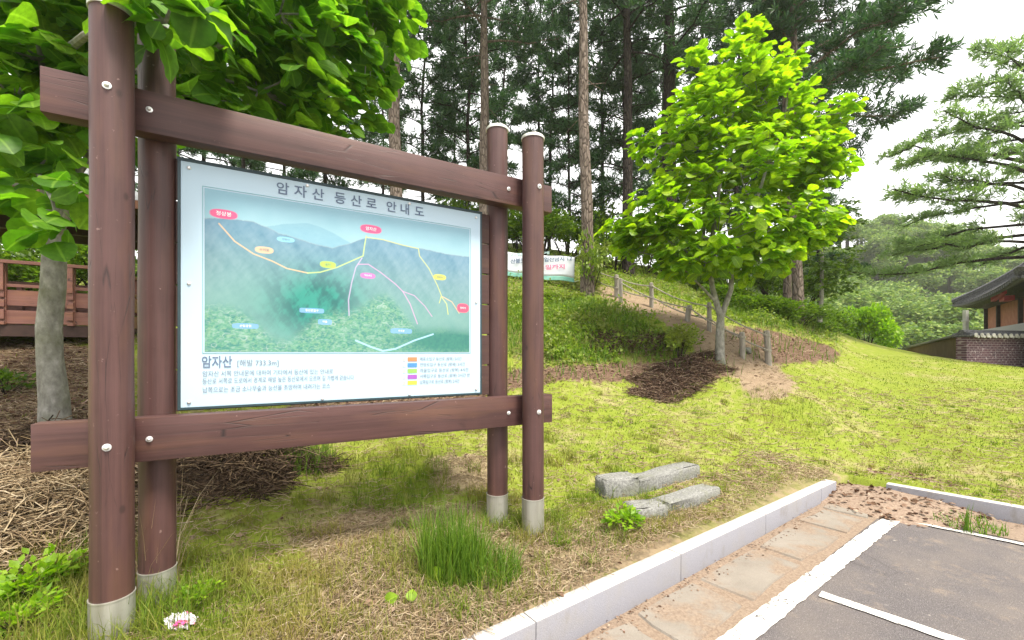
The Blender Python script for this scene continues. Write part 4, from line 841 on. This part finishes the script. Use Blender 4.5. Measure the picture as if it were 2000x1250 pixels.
def roofside(off):
    V, Fs = [], []; m = 10
    # front slope (y=F0 to ridge) and far hip are built as a hip roof grid
    RX0, RX1, RY = E0 + 3.4, E1 - 3.4, (F0 + F1) / 2
    def strip_(a0, a1, r0, r1):
        base = len(V)
        for j in range(m + 1):
            f = j / m; sag = -.32 * math.sin(math.pi * f) * .8
            for i in range(nx + 1):
                s = i / nx; p = np.array(a0) * (1 - s) + np.array(a1) * s; r = np.array(r0) * (1 - s) + np.array(r1) * s; q = p * (1 - f) + r * f
                up = .26 * ((1 - s) ** 6 + s ** 6) * (1 - f) ** 2; V.append((q[0], sgn * q[1], ZE + (ZR - ZE) * f + sag + up + off))
        for j in range(m):
            for i in range(nx): Fs.append((base + j * (nx + 1) + i, base + j * (nx + 1) + i + 1, base + (j + 1) * (nx + 1) + i + 1, base + (j + 1) * (nx + 1) + i))
    strip_((E0, F0), (E1, F0), (RX0, RY), (RX1, RY)); strip_((E1, F0), (E1, F1), (RX1, RY), (RX1, RY)); strip_((E1, F1), (E0, F1), (RX1, RY), (RX0, RY)); strip_((E0, F1), (E0, F0), (RX0, RY), (RX0, RY))
    return V, Fs, m
V, Fs, m_ = roofside(0); rf = MB().add(V, Fs).build('roof', GREYW, ho); md = rf.modifiers.new('thickness', 'SOLIDIFY'); md.thickness = .09; md.offset = 1
V2, F2, _ = roofside(.16); b = MB().add(V2, F2)
Va = np.array(V2).reshape(4, m_ + 1, nx + 1, 3)
for k in range(4):
    for i in range(0, nx + 1): b.tube([tuple(p + np.array([0, 0, .03])) for p in Va[k, :, i]], .085, 6)
    for i in range(nx): q = (Va[k, 0, i] + Va[k, 0, i + 1]) / 2; b.box(tuple(q - (0, 0, .05)), (.2, .2, .1))
for k, i in ((0, 0), (0, nx), (2, 0), (2, nx)): b.tube([tuple(p + np.array([0, 0, .10])) for p in Va[k, :, i]], [.20] * (m_ + 1), 8)
b.tube([tuple(Va[0, -1, 0] + np.array([-.4, 0, .2])), tuple(Va[0, -1, nx] + np.array([.4, 0, .2]))], .22, 8); b.build('roof_tiles', TILE, rf, smooth=True)
b = MB(); b.box((6.3, -sgn * .80, ZE + .14), (1.6, .14, .30), Euler((0, R(-6), 0)), .01); b.box((6.2, -sgn * .55, ZE - .05), (.7, .3, .2), None, .02); b.build('eave_bracket', REDW, ho)
# garden wall: brick face, brown rendered side, tile coping
BRICK = NT('purple_brick', .9, .15); _c = BRICK.coord(kind='World'); _v = BRICK.n('ShaderNodeTexBrick'); _v.inputs['Scale'].default_value = 1; _v.inputs['Brick Width'].default_value = .2; _v.inputs['Row Height'].default_value = .085; _v.inputs['Mortar Size'].default_value = .014
_v.inputs['Color1'].default_value = (.10, .045, .06, 1); _v.inputs['Color2'].default_value = (.06, .03, .045, 1); _v.inputs['Mortar'].default_value = (.18, .14, .15, 1)
_sx = BRICK.n('ShaderNodeSeparateXYZ'); BRICK.l(_c, _sx.inputs[0]); _cx = BRICK.n('ShaderNodeCombineXYZ'); BRICK.l(_sx.outputs[0], _cx.inputs[0]); BRICK.l(_sx.outputs[2], _cx.inputs[1]); BRICK.l(_cx.outputs[0], _v.inputs['Vector'])
_n2 = BRICK.noise(9, 3, _cx.outputs[0]); BRICK.col(BRICK.mix(BRICK.ramp(_n2, [(.58, 0.), (.66, .7)]), _v.outputs[0], (.42, .36, .38))).bump(_n2, .4, .02); BRICK = BRICK.m
RENDER = simple('brown_render', (.10, .07, .035), (.15, .105, .055), 3, .9, .1, .2)
W0 = np.array([15.95, 15.0]); wd1 = np.array([.97, .25]); wd1 /= np.hypot(*wd1); wd2 = np.array([.58, .81]); wd2 /= np.hypot(*wd2)
def garden_wall(name, label, d, L, za, zb, mat, thick, cope, seg=10):
    o = empty(name, (W0[0], W0[1], .9), label, 'wall', rz=math.atan2(d[1], d[0])); b = MB(); V = []
    V = [(0, 0, -.8), (L, 0, -.8), (L, 0, zb - .9), (0, 0, za - .9), (0, thick, -.8), (L, thick, -.8), (L, thick, zb - .9), (0, thick, za - .9)]
    b.add(V, [(0, 1, 2, 3), (5, 4, 7, 6), (4, 0, 3, 7), (1, 5, 6, 2), (3, 2, 6, 7)]); b.build('wall_face', mat, o); b = MB(); nt_ = int(L / .3)
    rot = Euler((0, -math.atan2(zb - za, L), 0)); b.box((L / 2, thick / 2, (za + zb) / 2 - .9 + .05), (L + .1, thick + .24, .07), rot, .01)
    for k in range(nt_):
        s = (k + .5) / nt_; z = za + (zb - za) * s - .9 + .1
        if cope: b.tube([(L * s, -.15, z - .04), (L * s, thick / 2, z + .07), (L * s, thick + .15, z - .04)], [.075, .08, .075], 8)
    if cope: b.tube([(0, thick / 2, za - .9 + .18), (L, thick / 2, zb - .9 + .18)], .09, 8)
    if cope:
        m = MB()
        for k in range(nt_): s = (k + .5) / nt_; z = za + (zb - za) * s - .9 + .06; m.tube([(L * s, -.19, z), (L * s, -.16, z)], .08, 10); m.tube([(L * s + .15, -.17, z - .05), (L * s + .15, -.15, z - .05)], .05, 8)
        m.build('tile_ends', simple('pale_tile_end', (.25, .24, .22), (.5, .48, .45), 9, .85), o)
    b.build('coping', TILE if cope else STONE, o, smooth=True); return o
garden_wall('garden_wall', 'purple-brown brick wall with tile coping in front of the tiled house', wd1, 9, 2.12, 2.12, BRICK, .3, True)
W0 = W0 + wd2 * .34 + np.array([.10, -.07]); garden_wall('garden_wall', 'plain brown rendered wall with stone coping running back along the lawn', wd2, 11, 2.14, 1.80, RENDER, .28, False)
pc_ = at(1886, 690, 19); b = MB(); zt = H + 62 / F * 19; b.box((0, 0, 1.2), (.14, .14, zt - pc_[2] + 1.2), None, .01); b.box((0, 0, zt - pc_[2] + .62), (.2, .2, .05), None, .01)
tag(b.build('concrete_post', simple('pale_concrete', (.5, .5, .48), (.65, .65, .62), 9, .8)), 'short pale concrete post standing behind the garden wall', 'post').location = (pc_[0], pc_[1], pc_[2] - .6)

# ------------------------------------------------------------------ grass, straw, litter (nobody could count these)
def pts_on(n, y0, y1, s0=-1.6, s1=1.6):
    Y = np.exp(rng.uniform(math.log(y0), math.log(y1), n)); X = rng.uniform(s0, s1, n) * Y
    k = np.maximum(kd1(X, Y), kd2(X, Y)) > .13; X, Y = X[k], Y[k]; return X, Y, Z(X, Y)
def blades(X, Y, Z_, h, wd, lean=.5, K=4):
    n = len(X); a = rng.random(n) * 6.283; h = np.broadcast_to(h, (n,)) * rng.uniform(.5, 1.25, n); dr = np.stack([np.cos(a), np.sin(a), np.zeros(n)], 1); ln = rng.random(n) * lean
    s = np.linspace(0, 1, K); P = np.stack([X, Y, Z_ - .004], 1)[:, None] + dr[:, None] * (h * ln)[:, None, None] * (s ** 1.8)[None, :, None] + np.array([0, 0, 1.])[None, None] * (h[:, None] * (s[None] - .35 * ln[:, None] * s[None] ** 2))[..., None]
    W = np.broadcast_to(wd, (n,))[:, None] * np.array([1, .85, .55, .08])[:K] ; b_ = a + 1.57 + rng.normal(0, .5, n); return ribbons(P, W, np.stack([np.cos(b_), np.sin(b_), np.zeros(n)], 1))
GRASS = leaf_mat('grass_blade', [(0, (.09, .17, .016)), (.45, (.155, .24, .02)), (.8, (.235, .29, .03)), (1, (.35, .32, .10))], (1.4, 1.5, .5), .35, .6, .2, (1.1, (.30, .25, .075)))
STRAW = leaf_mat('straw', [(0, (.20, .135, .08)), (.4, (.36, .265, .16)), (.8, (.48, .38, .24)), (1, (.58, .48, .34))], (1.1, 1., .8), .15, .7, .2)
TUFT = leaf_mat('tuft_grass', [(0, (.07, .15, .014)), (.5, (.12, .22, .02)), (1, (.20, .30, .035))], (1.4, 1.6, .5), .4, .5, .3)
DARKS = leaf_mat('dark_twigs', [(0, (.03, .021, .015)), (.5, (.085, .056, .037)), (.8, (.16, .11, .07)), (1, (.28, .21, .13))], (1, .9, .7), .05, .8, .1)
BROWNL = leaf_mat('dead_leaves', [(0, (.07, .038, .024)), (.45, (.17, .10, .065)), (.8, (.30, .205, .145)), (1, (.44, .34, .26))], (1, .8, .6), .15, .8, .1)
X, Y, Zz = pts_on(150000, 1.9, 15)
m_l = zone(X, Y, Zz, LITTER) + zone(X, Y, Zz, PATH); m_d = zone(X, Y, Zz, DRY); pt = np.sin(2.1 * X + .8 * Y) * np.sin(1.7 * Y - 1.1 * X)
k = (rng.random(len(X)) > np.minimum(m_l, .72 + .28 * (zone(X, Y, Zz, PATH) > .3))) & (rng.random(len(X)) > m_d * (.5 + .3 * pt) - .25 * (pt > .55)); X, Y, Zz = X[k], Y[k], Zz[k]
near = np.clip((4.3 - Y) / 2, 0, 1); parts = [blades(X, Y, Zz, .035 + .05 * near * rng.random(len(X)), .0014 + .0007 * Y)]
# rank grass along the posts and the left foreground
for cx, cy, r_, n_, h_ in ((-2.22, 2.4, .35, 700, .22), (-2.1, 2.75, .35, 700, .22), (-2.9, 2.55, .6, 2600, .20), (-1.6, 2.55, .5, 1100, .16), (.25, 3.75, .28, 600, .16), (-.12, 3.85, .22, 300, .14), (.75, 3.85, .45, 900, .12), (1.15, 3.9, .4, 700, .10), (-1.2, 4.55, .55, 1200, .17), (-1.0, 3.05, .35, 500, .14), (1.7, 4.2, .4, 600, .10), (4.9, 7.6, .7, 900, .12), (-.45, 2.95, .40, 420, .20), (-.8, 3.25, .35, 350, .16), (-.05, 3.05, .4, 380, .13), (-1.4, 2.25, .4, 420, .12), (-.9, 2.2, .35, 300, .11)):
    a = rng.random(n_) * 6.283; q = r_ * np.sqrt(rng.random(n_)); x, y = cx + q * np.cos(a), cy + q * np.sin(a); kk = np.maximum(kd1(x, y), kd2(x, y)) > .18; parts.append(blades(x[kk], y[kk], Z(x[kk], y[kk]), h_, .0026, .9))
X, Y, Zz = pts_on(420, 2.1, 9); k = rng.random(len(X)) > zone(X, Y, Zz, LITTER) + zone(X, Y, Zz, PATH)
for x_, y_, q in zip(X[k], Y[k], rng.random(k.sum())):
    n_ = int(20 + 50 * q); a = rng.random(n_) * 6.283; r_ = (.03 + .10 * q) * np.sqrt(rng.random(n_)); x, y = x_ + r_ * np.cos(a), y_ + r_ * np.sin(a); kk = np.maximum(kd1(x, y), kd2(x, y)) > .18
    if kk.any(): parts.append(blades(x[kk], y[kk], Z(x[kk], y[kk]), .07 + .10 * q * (y_ < 6), .0016 + .0005 * y_, 1.0))
tag(link('grass', np_mesh('grass', *cat(parts)), GRASS), 'short yellow-green grass covering the bank and lawn', 'grass', kind='stuff')
# dead straw on the ground
X, Y, Zz = pts_on(130000, 1.9, 17); m_d = np.maximum(zone(X, Y, Zz, DRY), .7 * zone(X, Y, Zz, LITTER, 14)); nk = ((kd1(X, Y) < .75) & (kd2(X, Y) < 0)) * .75; k = rng.random(len(X)) < np.maximum(np.maximum(m_d * .8, nk), .2 * (Y < 10)); X, Y, Zz = X[k], Y[k], Zz[k]; n = len(X)
a = rng.random(n) * 6.283; L = rng.uniform(.05, .22, n); s = np.linspace(-.5, .5, 4); cv = rng.normal(0, .35, n)
P = np.stack([X[:, None] + L[:, None] * (np.cos(a)[:, None] * s - np.sin(a)[:, None] * cv[:, None] * s * s), Y[:, None] + L[:, None] * (np.sin(a)[:, None] * s + np.cos(a)[:, None] * cv[:, None] * s * s), (Zz + .012)[:, None] + np.abs(rng.normal(0, .018, (n, 4)))], -1)
tag(link('dry_grass', np_mesh('dry_grass', *straws(P, .0012 + .0004 * Y)), STRAW), 'dead straw lying flat in the grass', 'dry grass', kind='stuff')
# leaf litter
X, Y, Zz = pts_on(200000, 2.5, 20); k = rng.random(len(X)) < zone(X, Y, Zz, LITTER, 14) * .5 + zone(X, Y, Zz, PATH) * .03 + .004; X, Y, Zz = X[k], Y[k], Zz[k]; n = len(X)
VF = [stamp(np.stack([X, Y, Zz + .015], 1), rdir(n) * (1, 1, .3), np.array([0, 0, 1.]) + rdir(n) * .6, rng.uniform(.03, .09, n), LITE_V, LITE_F)]
tag(link('leaf_litter', np_mesh('leaf_litter', *cat(VF)), BROWNL), 'brown dead leaves lying on the bank', 'leaf litter', kind='stuff')
# low undergrowth on the bank
X, Y, Zz = pts_on(210000, 8, 19, -1.0, 1.0); g = zone(X, Y, Zz, LUSH, 12) * (vnoise(X + 50, Y + 50, 1.1, 31) > .46); k = rng.random(len(X)) < g * .55 + .40 * (Zz > 2.4) * (1 - zone(X, Y, Zz, PATH, 12)) * (zone(X, Y, Zz, LITTER, 12) < .2); X, Y, Zz = X[k], Y[k], Zz[k]; n = len(X)
VF = stamp(np.stack([X, Y, Zz + np.abs(rng.normal(0, .09, n)) * (1 + .9 * np.sin(3 * X) * np.sin(2.3 * Y))], 1), rdir(n) + (0, 0, .25), np.array([0, 0, 1.]) + rdir(n) * .8, rng.uniform(.05, .13, n), LITE_V, LITE_F)
tag(link('undergrowth', np_mesh('undergrowth', *VF), LEAF_S), 'low green undergrowth on the bank behind the signboard', 'undergrowth', kind='stuff')
X, Y, Zz = pts_on(50000, 8, 19, -.35, 1.0); g = zone(X, Y, Zz, LUSH, 12); k = rng.random(len(X)) < g * .5 + .10 * zone(X, Y, Zz, LITTER, 14) + .12 * (Zz > 2.6) * (1 - zone(X, Y, Zz, PATH, 12)); X, Y, Zz = X[k], Y[k], Zz[k]
tag(link('bank_grass', np_mesh('bank_grass', *blades(X, Y, Zz, .30, .009, 1.0)), TUFT), 'long grass among the undergrowth on the bank', 'grass', kind='stuff')

# ------------------------------------------------------------------ heaps, tufts and litter that stand on their own
def heap(name, label, c, rx, ry, hgt, n, L, r, mat, rz=0, catg='heap', flat=.35, under=None):
    o = empty(name, c, label, catg); u = rng.random((n, 2)); q = np.sqrt(u[:, 0]); a = u[:, 1] * 6.283; ph = c[0] * 7; q0 = q; q = q * (1 + .26 * np.sin(2 * a + ph) + .2 * np.sin(5 * a + 2 * ph) + .12 * np.sin(9 * a)); x, y = rx * q * np.cos(a), ry * q * np.sin(a); x, y = x * math.cos(rz) - y * math.sin(rz), x * math.sin(rz) + y * math.cos(rz)
    top = hgt * (1 - q0 ** 2) * (1 + .35 * np.sin(4 * x + ph) * np.sin(5 * y)); gz = Z(c[0] + x, c[1] + y) - c[2]; z = gz + top * rng.uniform(.35, 1.05, n) + .01; d = rdir(n) * (1, 1, flat); d = unit(d); ll = L * rng.uniform(.4, 1.2, n); s = np.linspace(-.5, .5, 5); sd_ = unit(np.cross(d, np.array([0, 0, 1.])) + 1e-4); cv = rng.normal(0, .3, n)
    P = np.stack([x, y, z], 1)[:, None] + d[:, None] * (ll[:, None] * s)[..., None] + sd_[:, None] * (ll[:, None] * cv[:, None] * s ** 2)[..., None] - np.array([0, 0, 1.]) * (ll[:, None] * .35 * s ** 2)[..., None]
    P[..., 2] = np.maximum(P[..., 2], (gz + .004)[:, None])
    link('stalks', np_mesh('stalks', *straws(P, r * rng.uniform(.6, 1.3, n))), mat, o)
    m, V = 28, []
    for i in range(m + 1):
        for j in range(m + 1):
            ax_, ay_ = (i / m * 2 - 1), (j / m * 2 - 1); xx, yy = rx * ax_ * math.cos(rz) - ry * ay_ * math.sin(rz), rx * ax_ * math.sin(rz) + ry * ay_ * math.cos(rz); V.append((xx, yy, ax_ * ax_ + ay_ * ay_))
    V = np.array(V); hh = hgt * .7 * np.clip(.62 - V[:, 2], -.3, 1); V[:, 2] = Z(c[0] + V[:, 0], c[1] + V[:, 1]) - c[2] + hh - .02; ii = (np.arange(m)[:, None] * (m + 1) + np.arange(m)[None]).ravel()
    link('core', np_mesh('core', V, np.stack([ii, ii + m + 1, ii + m + 2, ii + 1], 1)), under or mat, o, smooth=True); return o
UND = simple('heap_soil', (.03, .02, .013), (.08, .052, .032), 30, .95); UNDS = simple('straw_core', (.10, .065, .035), (.2, .14, .08), 40, .95)
h0 = hit(10, 1010); heap('hay_heap', 'heap of pale dry hay stalks behind the left front post of the signboard', h0, .95, .60, .30, 3600, .62, .0042, STRAW, .35, 'hay', .25, UNDS)
h0 = hit(20, 890); heap('twig_heap', 'dark heap of rotting twigs behind the left end of the lower rail', h0, .8, .4, .22, 900, .5, .005, DARKS, .3, 'heap', .3, UND)
h0 = hit(450, 925); heap('twig_heap', 'dark twig and root heap seen under the lower rail of the signboard', h0, .80, .45, .24, 1500, .42, .0045, DARKS, .45, 'heap', .4, UND)
BRUSH = leaf_mat('brushwood', [(0, (.05, .03, .022)), (.5, (.13, .08, .055)), (.8, (.22, .15, .105)), (1, (.34, .26, .19))], (1, .9, .7), .05, .8, .1)
h0 = hit(1325, 738); heap('twig_heap', 'brown brushwood heap on the lawn below the bright green tree', h0, 1.45, .36, .16, 2800, .38, .006, BRUSH, .40, 'heap', .3, simple('brush_core', (.06, .036, .025), (.14, .09, .06), 30, .95))
h0 = hit(1185, 672); heap('twig_heap', 'small patch of dead brown stalks on the green bank nearest the right sign post', h0, .55, .35, .16, 420, .36, .006, BRUSH, .4, 'heap', .6, UND)
h0 = hit(1275, 672); heap('twig_heap', 'small patch of dead brown stalks on the green bank near the dark arching bush', h0, .6, .35, .16, 420, .36, .006, BRUSH, .6, 'heap', .6, UND)
def tuft(name, label, c, r, n, h, wd, lean, mat=None, catg='grass tuft'):
    a = rng.random(n) * 6.283; q = r * np.sqrt(rng.random(n)); x, y = c[0] + q * np.cos(a), c[1] + q * np.sin(a); V, Fc = blades(x, y, Z(x, y) if c[2] > -.2 else np.full(n, c[2]), h, wd, lean); return tag(link(name, np_mesh(name, V - c, Fc), mat or TUFT, None, c), label, catg)
tuft('grass_tuft', 'tall dense tuft of green grass in front of the sign near its right posts', hit(885, 1120), .24, 900, .46, .0032, .55)
tuft('grass_tuft', 'shorter green tuft drooping just right of the tall tuft', hit(960, 1130), .22, 500, .26, .003, .9)
tuft('grass_tuft', 'spray of long seeding grass stems between the two left sign posts', hit(300, 1160), .14, 60, .75, .0022, .75, STRAW)
tuft('grass_tuft', 'upright green tuft behind the lower rail beside the dark twig heap', hit(600, 905), .28, 420, .30, .003, .5)
wp = np.append(LP(1893, 1028), LOT + .006); tuft('weed_clump', 'green weed clump growing in the gutter by the right kerb', wp, .30, 260, .10, .005, 1.1, catg='weed'); tuft('weed_clump', 'single tall green weed shoot rising from the gutter by the right kerb', np.append(LP(1888, 1035), LOT + .006), .03, 14, .28, .006, .5, catg='weed')
def leafplant(label, px, py, hgt, sz, n=1, catg='leaf'):
    c = hit(px, py); o = empty('seedling', c, label, catg); b = MB(); b.tube([(0, 0, 0), (.01, 0, hgt * .6), (.0, .0, hgt)], [.003, .0025, .002], 5); b.build('stem', TUFT, o)
    a = rng.random(n) * 6.283; V, Fc = stamp(np.tile([0, 0, hgt], (n, 1)), np.stack([np.cos(a) * .8, np.sin(a) * .4 - .2, np.full(n, -.35)], 1), np.tile([.1, -.9, .6], (n, 1)), np.full(n, sz), LEAF_V, LEAF_F, 1.5); link('leaf', ribs(np_mesh('leaf', V, Fc)), LEAF_Y, o, smooth=True)
leafplant('single yellow-green leaf seedling in the middle of the tall grass tuft', 866, 1150, .12, .10)
leafplant('left one of two yellow-green leaf seedlings low in the dry grass', 777, 1185, .07, .09); leafplant('right one of two yellow-green leaf seedlings low in the dry grass', 806, 1178, .08, .075)
# broad-leaved weeds
for lab, px, py, s in (('leafy green weed at the foot of the rear left sign post', 395, 1185, .13), ('feathery light-green weed beside the half-buried stones', 1215, 1035, .22), ('green weed in the left bottom corner in front of the hay', 70, 1170, .30), ('small leafy weed in the brown litter left of the tree trunk', 10, 770, .32), ('green weed at the bottom edge under the hay', 40, 1245, .2)):
    shrub_thing('weed', lab, hit(px, py), (s, s, s * .9), LEAF_Y if px != 10 else LEAF_T, px, 'weed', n=260, size=.26)
# crumpled wrapper
c = hit(352, 1228) + (0, 0, .035); bm = bmesh.new(); bmesh.ops.create_icosphere(bm, subdivisions=4, radius=1)
for v in bm.verts:
    p = np.array(v.co); f = 1 + .22 * math.sin(9 * p[0] + 3 * p[1]) * math.sin(8 * p[2] + 2) + .16 * math.sin(17 * p[1] + 5 * p[0]) + .1 * math.sin(23 * p[2] + 11 * p[0]); v.co = Vector(p * f * np.array([.075, .05, .036]))
me = bpy.data.meshes.new('wrapper'); bm.to_mesh(me); bm.free(); t = NT('wrapper_film', .35, .5); t.col(t.ramp(t.noise(14, 3), [(.42, (.75, .74, .80)), (.55, (.70, .62, .72)), (.62, (.62, .10, .28))], 'LINEAR')); tag(link('crumpled_wrapper', me, t.m, None, c), 'crumpled white and pink wrapper in the grass right of the near left post', 'litter')
# soil and leaf debris washed into the corner of the lot
cc = np.array([4.72, 5.42]); o = empty('debris_pile', (cc[0], cc[1], LOT), 'pile of brown leaf and soil debris in the corner between the two kerbs', 'debris'); m = 40; V = []
for i in range(m + 1):
    for j in range(m + 1):
        u_, v_ = i / m * 2 - 1, j / m * 2 - 1; x, y = u_ * 1.3, v_ * 1.2; p = cc + (x, y); t1 = max(kd1(*p), kd2(*p)); q = math.hypot((x - .1) / .95, (y - .0) / .85)
        zt = (.10 * max(0, 1 - q * q) + .05 * max(0, t1 + .15) * 2 * max(0, 1 - q)) + (.012 * math.sin(9 * x) * math.sin(11 * y)) * max(0, 1 - q); z = zt if q < 1 else -.03
        if t1 > .0 and q < 1: z = max(z, .18 * min(1, t1 / .5) + .02)
        V.append((x, y, z))
ii = (np.arange(m)[:, None] * (m + 1) + np.arange(m)[None]).ravel(); SOIL = simple('washed_soil', (.16, .11, .085), (.30, .23, .175), 40, .95, .1, .5); link('soil', np_mesh('soil', V, np.stack([ii, ii + m + 1, ii + m + 2, ii + 1], 1)), SOIL, o, smooth=True)
Va = np.array(V); n = 1500; sel = rng.integers(0, len(Va), n); P = Va[sel] + rng.normal(0, .03, (n, 3)) * (1, 1, .3) + (0, 0, .012); k = Va[sel][:, 2] > -.005; P = P[k]; n = len(P)
link('dead_leaves', np_mesh('dead_leaves', *stamp(P, rdir(n) * (1, 1, .3), np.array([0, 0, 1.]) + rdir(n) * .55, rng.uniform(.03, .08, n), LEAF_V, LEAF_F, 1.0)), BROWNL, o)
# leaf crumbs along the foot of the kerbs
n = 420; s = rng.uniform(-2, 5.3, n); d = -np.abs(rng.normal(0, .10, n)) - .01; p = K1 + D1 * s[:, None] + N1 * d[:, None]; n2 = 420; s2 = rng.uniform(.3, 6, n2); d2_ = -np.abs(rng.normal(0, .12, n2)) - .01; p = np.vstack([p, K2 + D2 * s2[:, None] + N2 * d2_[:, None]]); n = len(p)
tag(link('leaf_crumbs', np_mesh('leaf_crumbs', *stamp(np.column_stack([p, np.full(n, LOT + .022)]), rdir(n) * (1, 1, .1), np.array([0, 0, 1.]) + rdir(n) * .4, rng.uniform(.010, .034, n), LITE_V, LITE_F)), BROWNL), 'crumbs of dead leaf lying along the foot of the kerbs', 'leaf litter', kind='stuff')

# ------------------------------------------------------------------ the hazy summer air
bpy.context.view_layer.update(); lo, hi = np.full(3, 1e9), np.full(3, -1e9)
for o in COL.objects:
    if o.type == 'MESH':
        q = np.array([o.matrix_world @ Vector(c) for c in o.bound_box]); lo = np.minimum(lo, q.min(0)); hi = np.maximum(hi, q.max(0))
b = MB(); b.box((lo + hi) / 2, (hi - lo) + np.array([6, 6, 2])); hz = b.build('haze', None); hm = bpy.data.materials.new('haze_air'); hm.use_nodes = True; hm.node_tree.nodes.clear()
ho_ = hm.node_tree.nodes.new('ShaderNodeOutputMaterial'); pv_ = hm.node_tree.nodes.new('ShaderNodeVolumePrincipled'); pv_.inputs['Density'].default_value = .0006; pv_.inputs['Color'].default_value = (.95, .95, .94, 1); pv_.inputs['Anisotropy'].default_value = .3
hm.node_tree.links.new(pv_.outputs[0], ho_.inputs['Volume']); hz.data.materials.append(hm); tag(hz, 'thin pale haze in the summer air', 'haze', kind='stuff')
sc.cycles.volume_bounces = 1
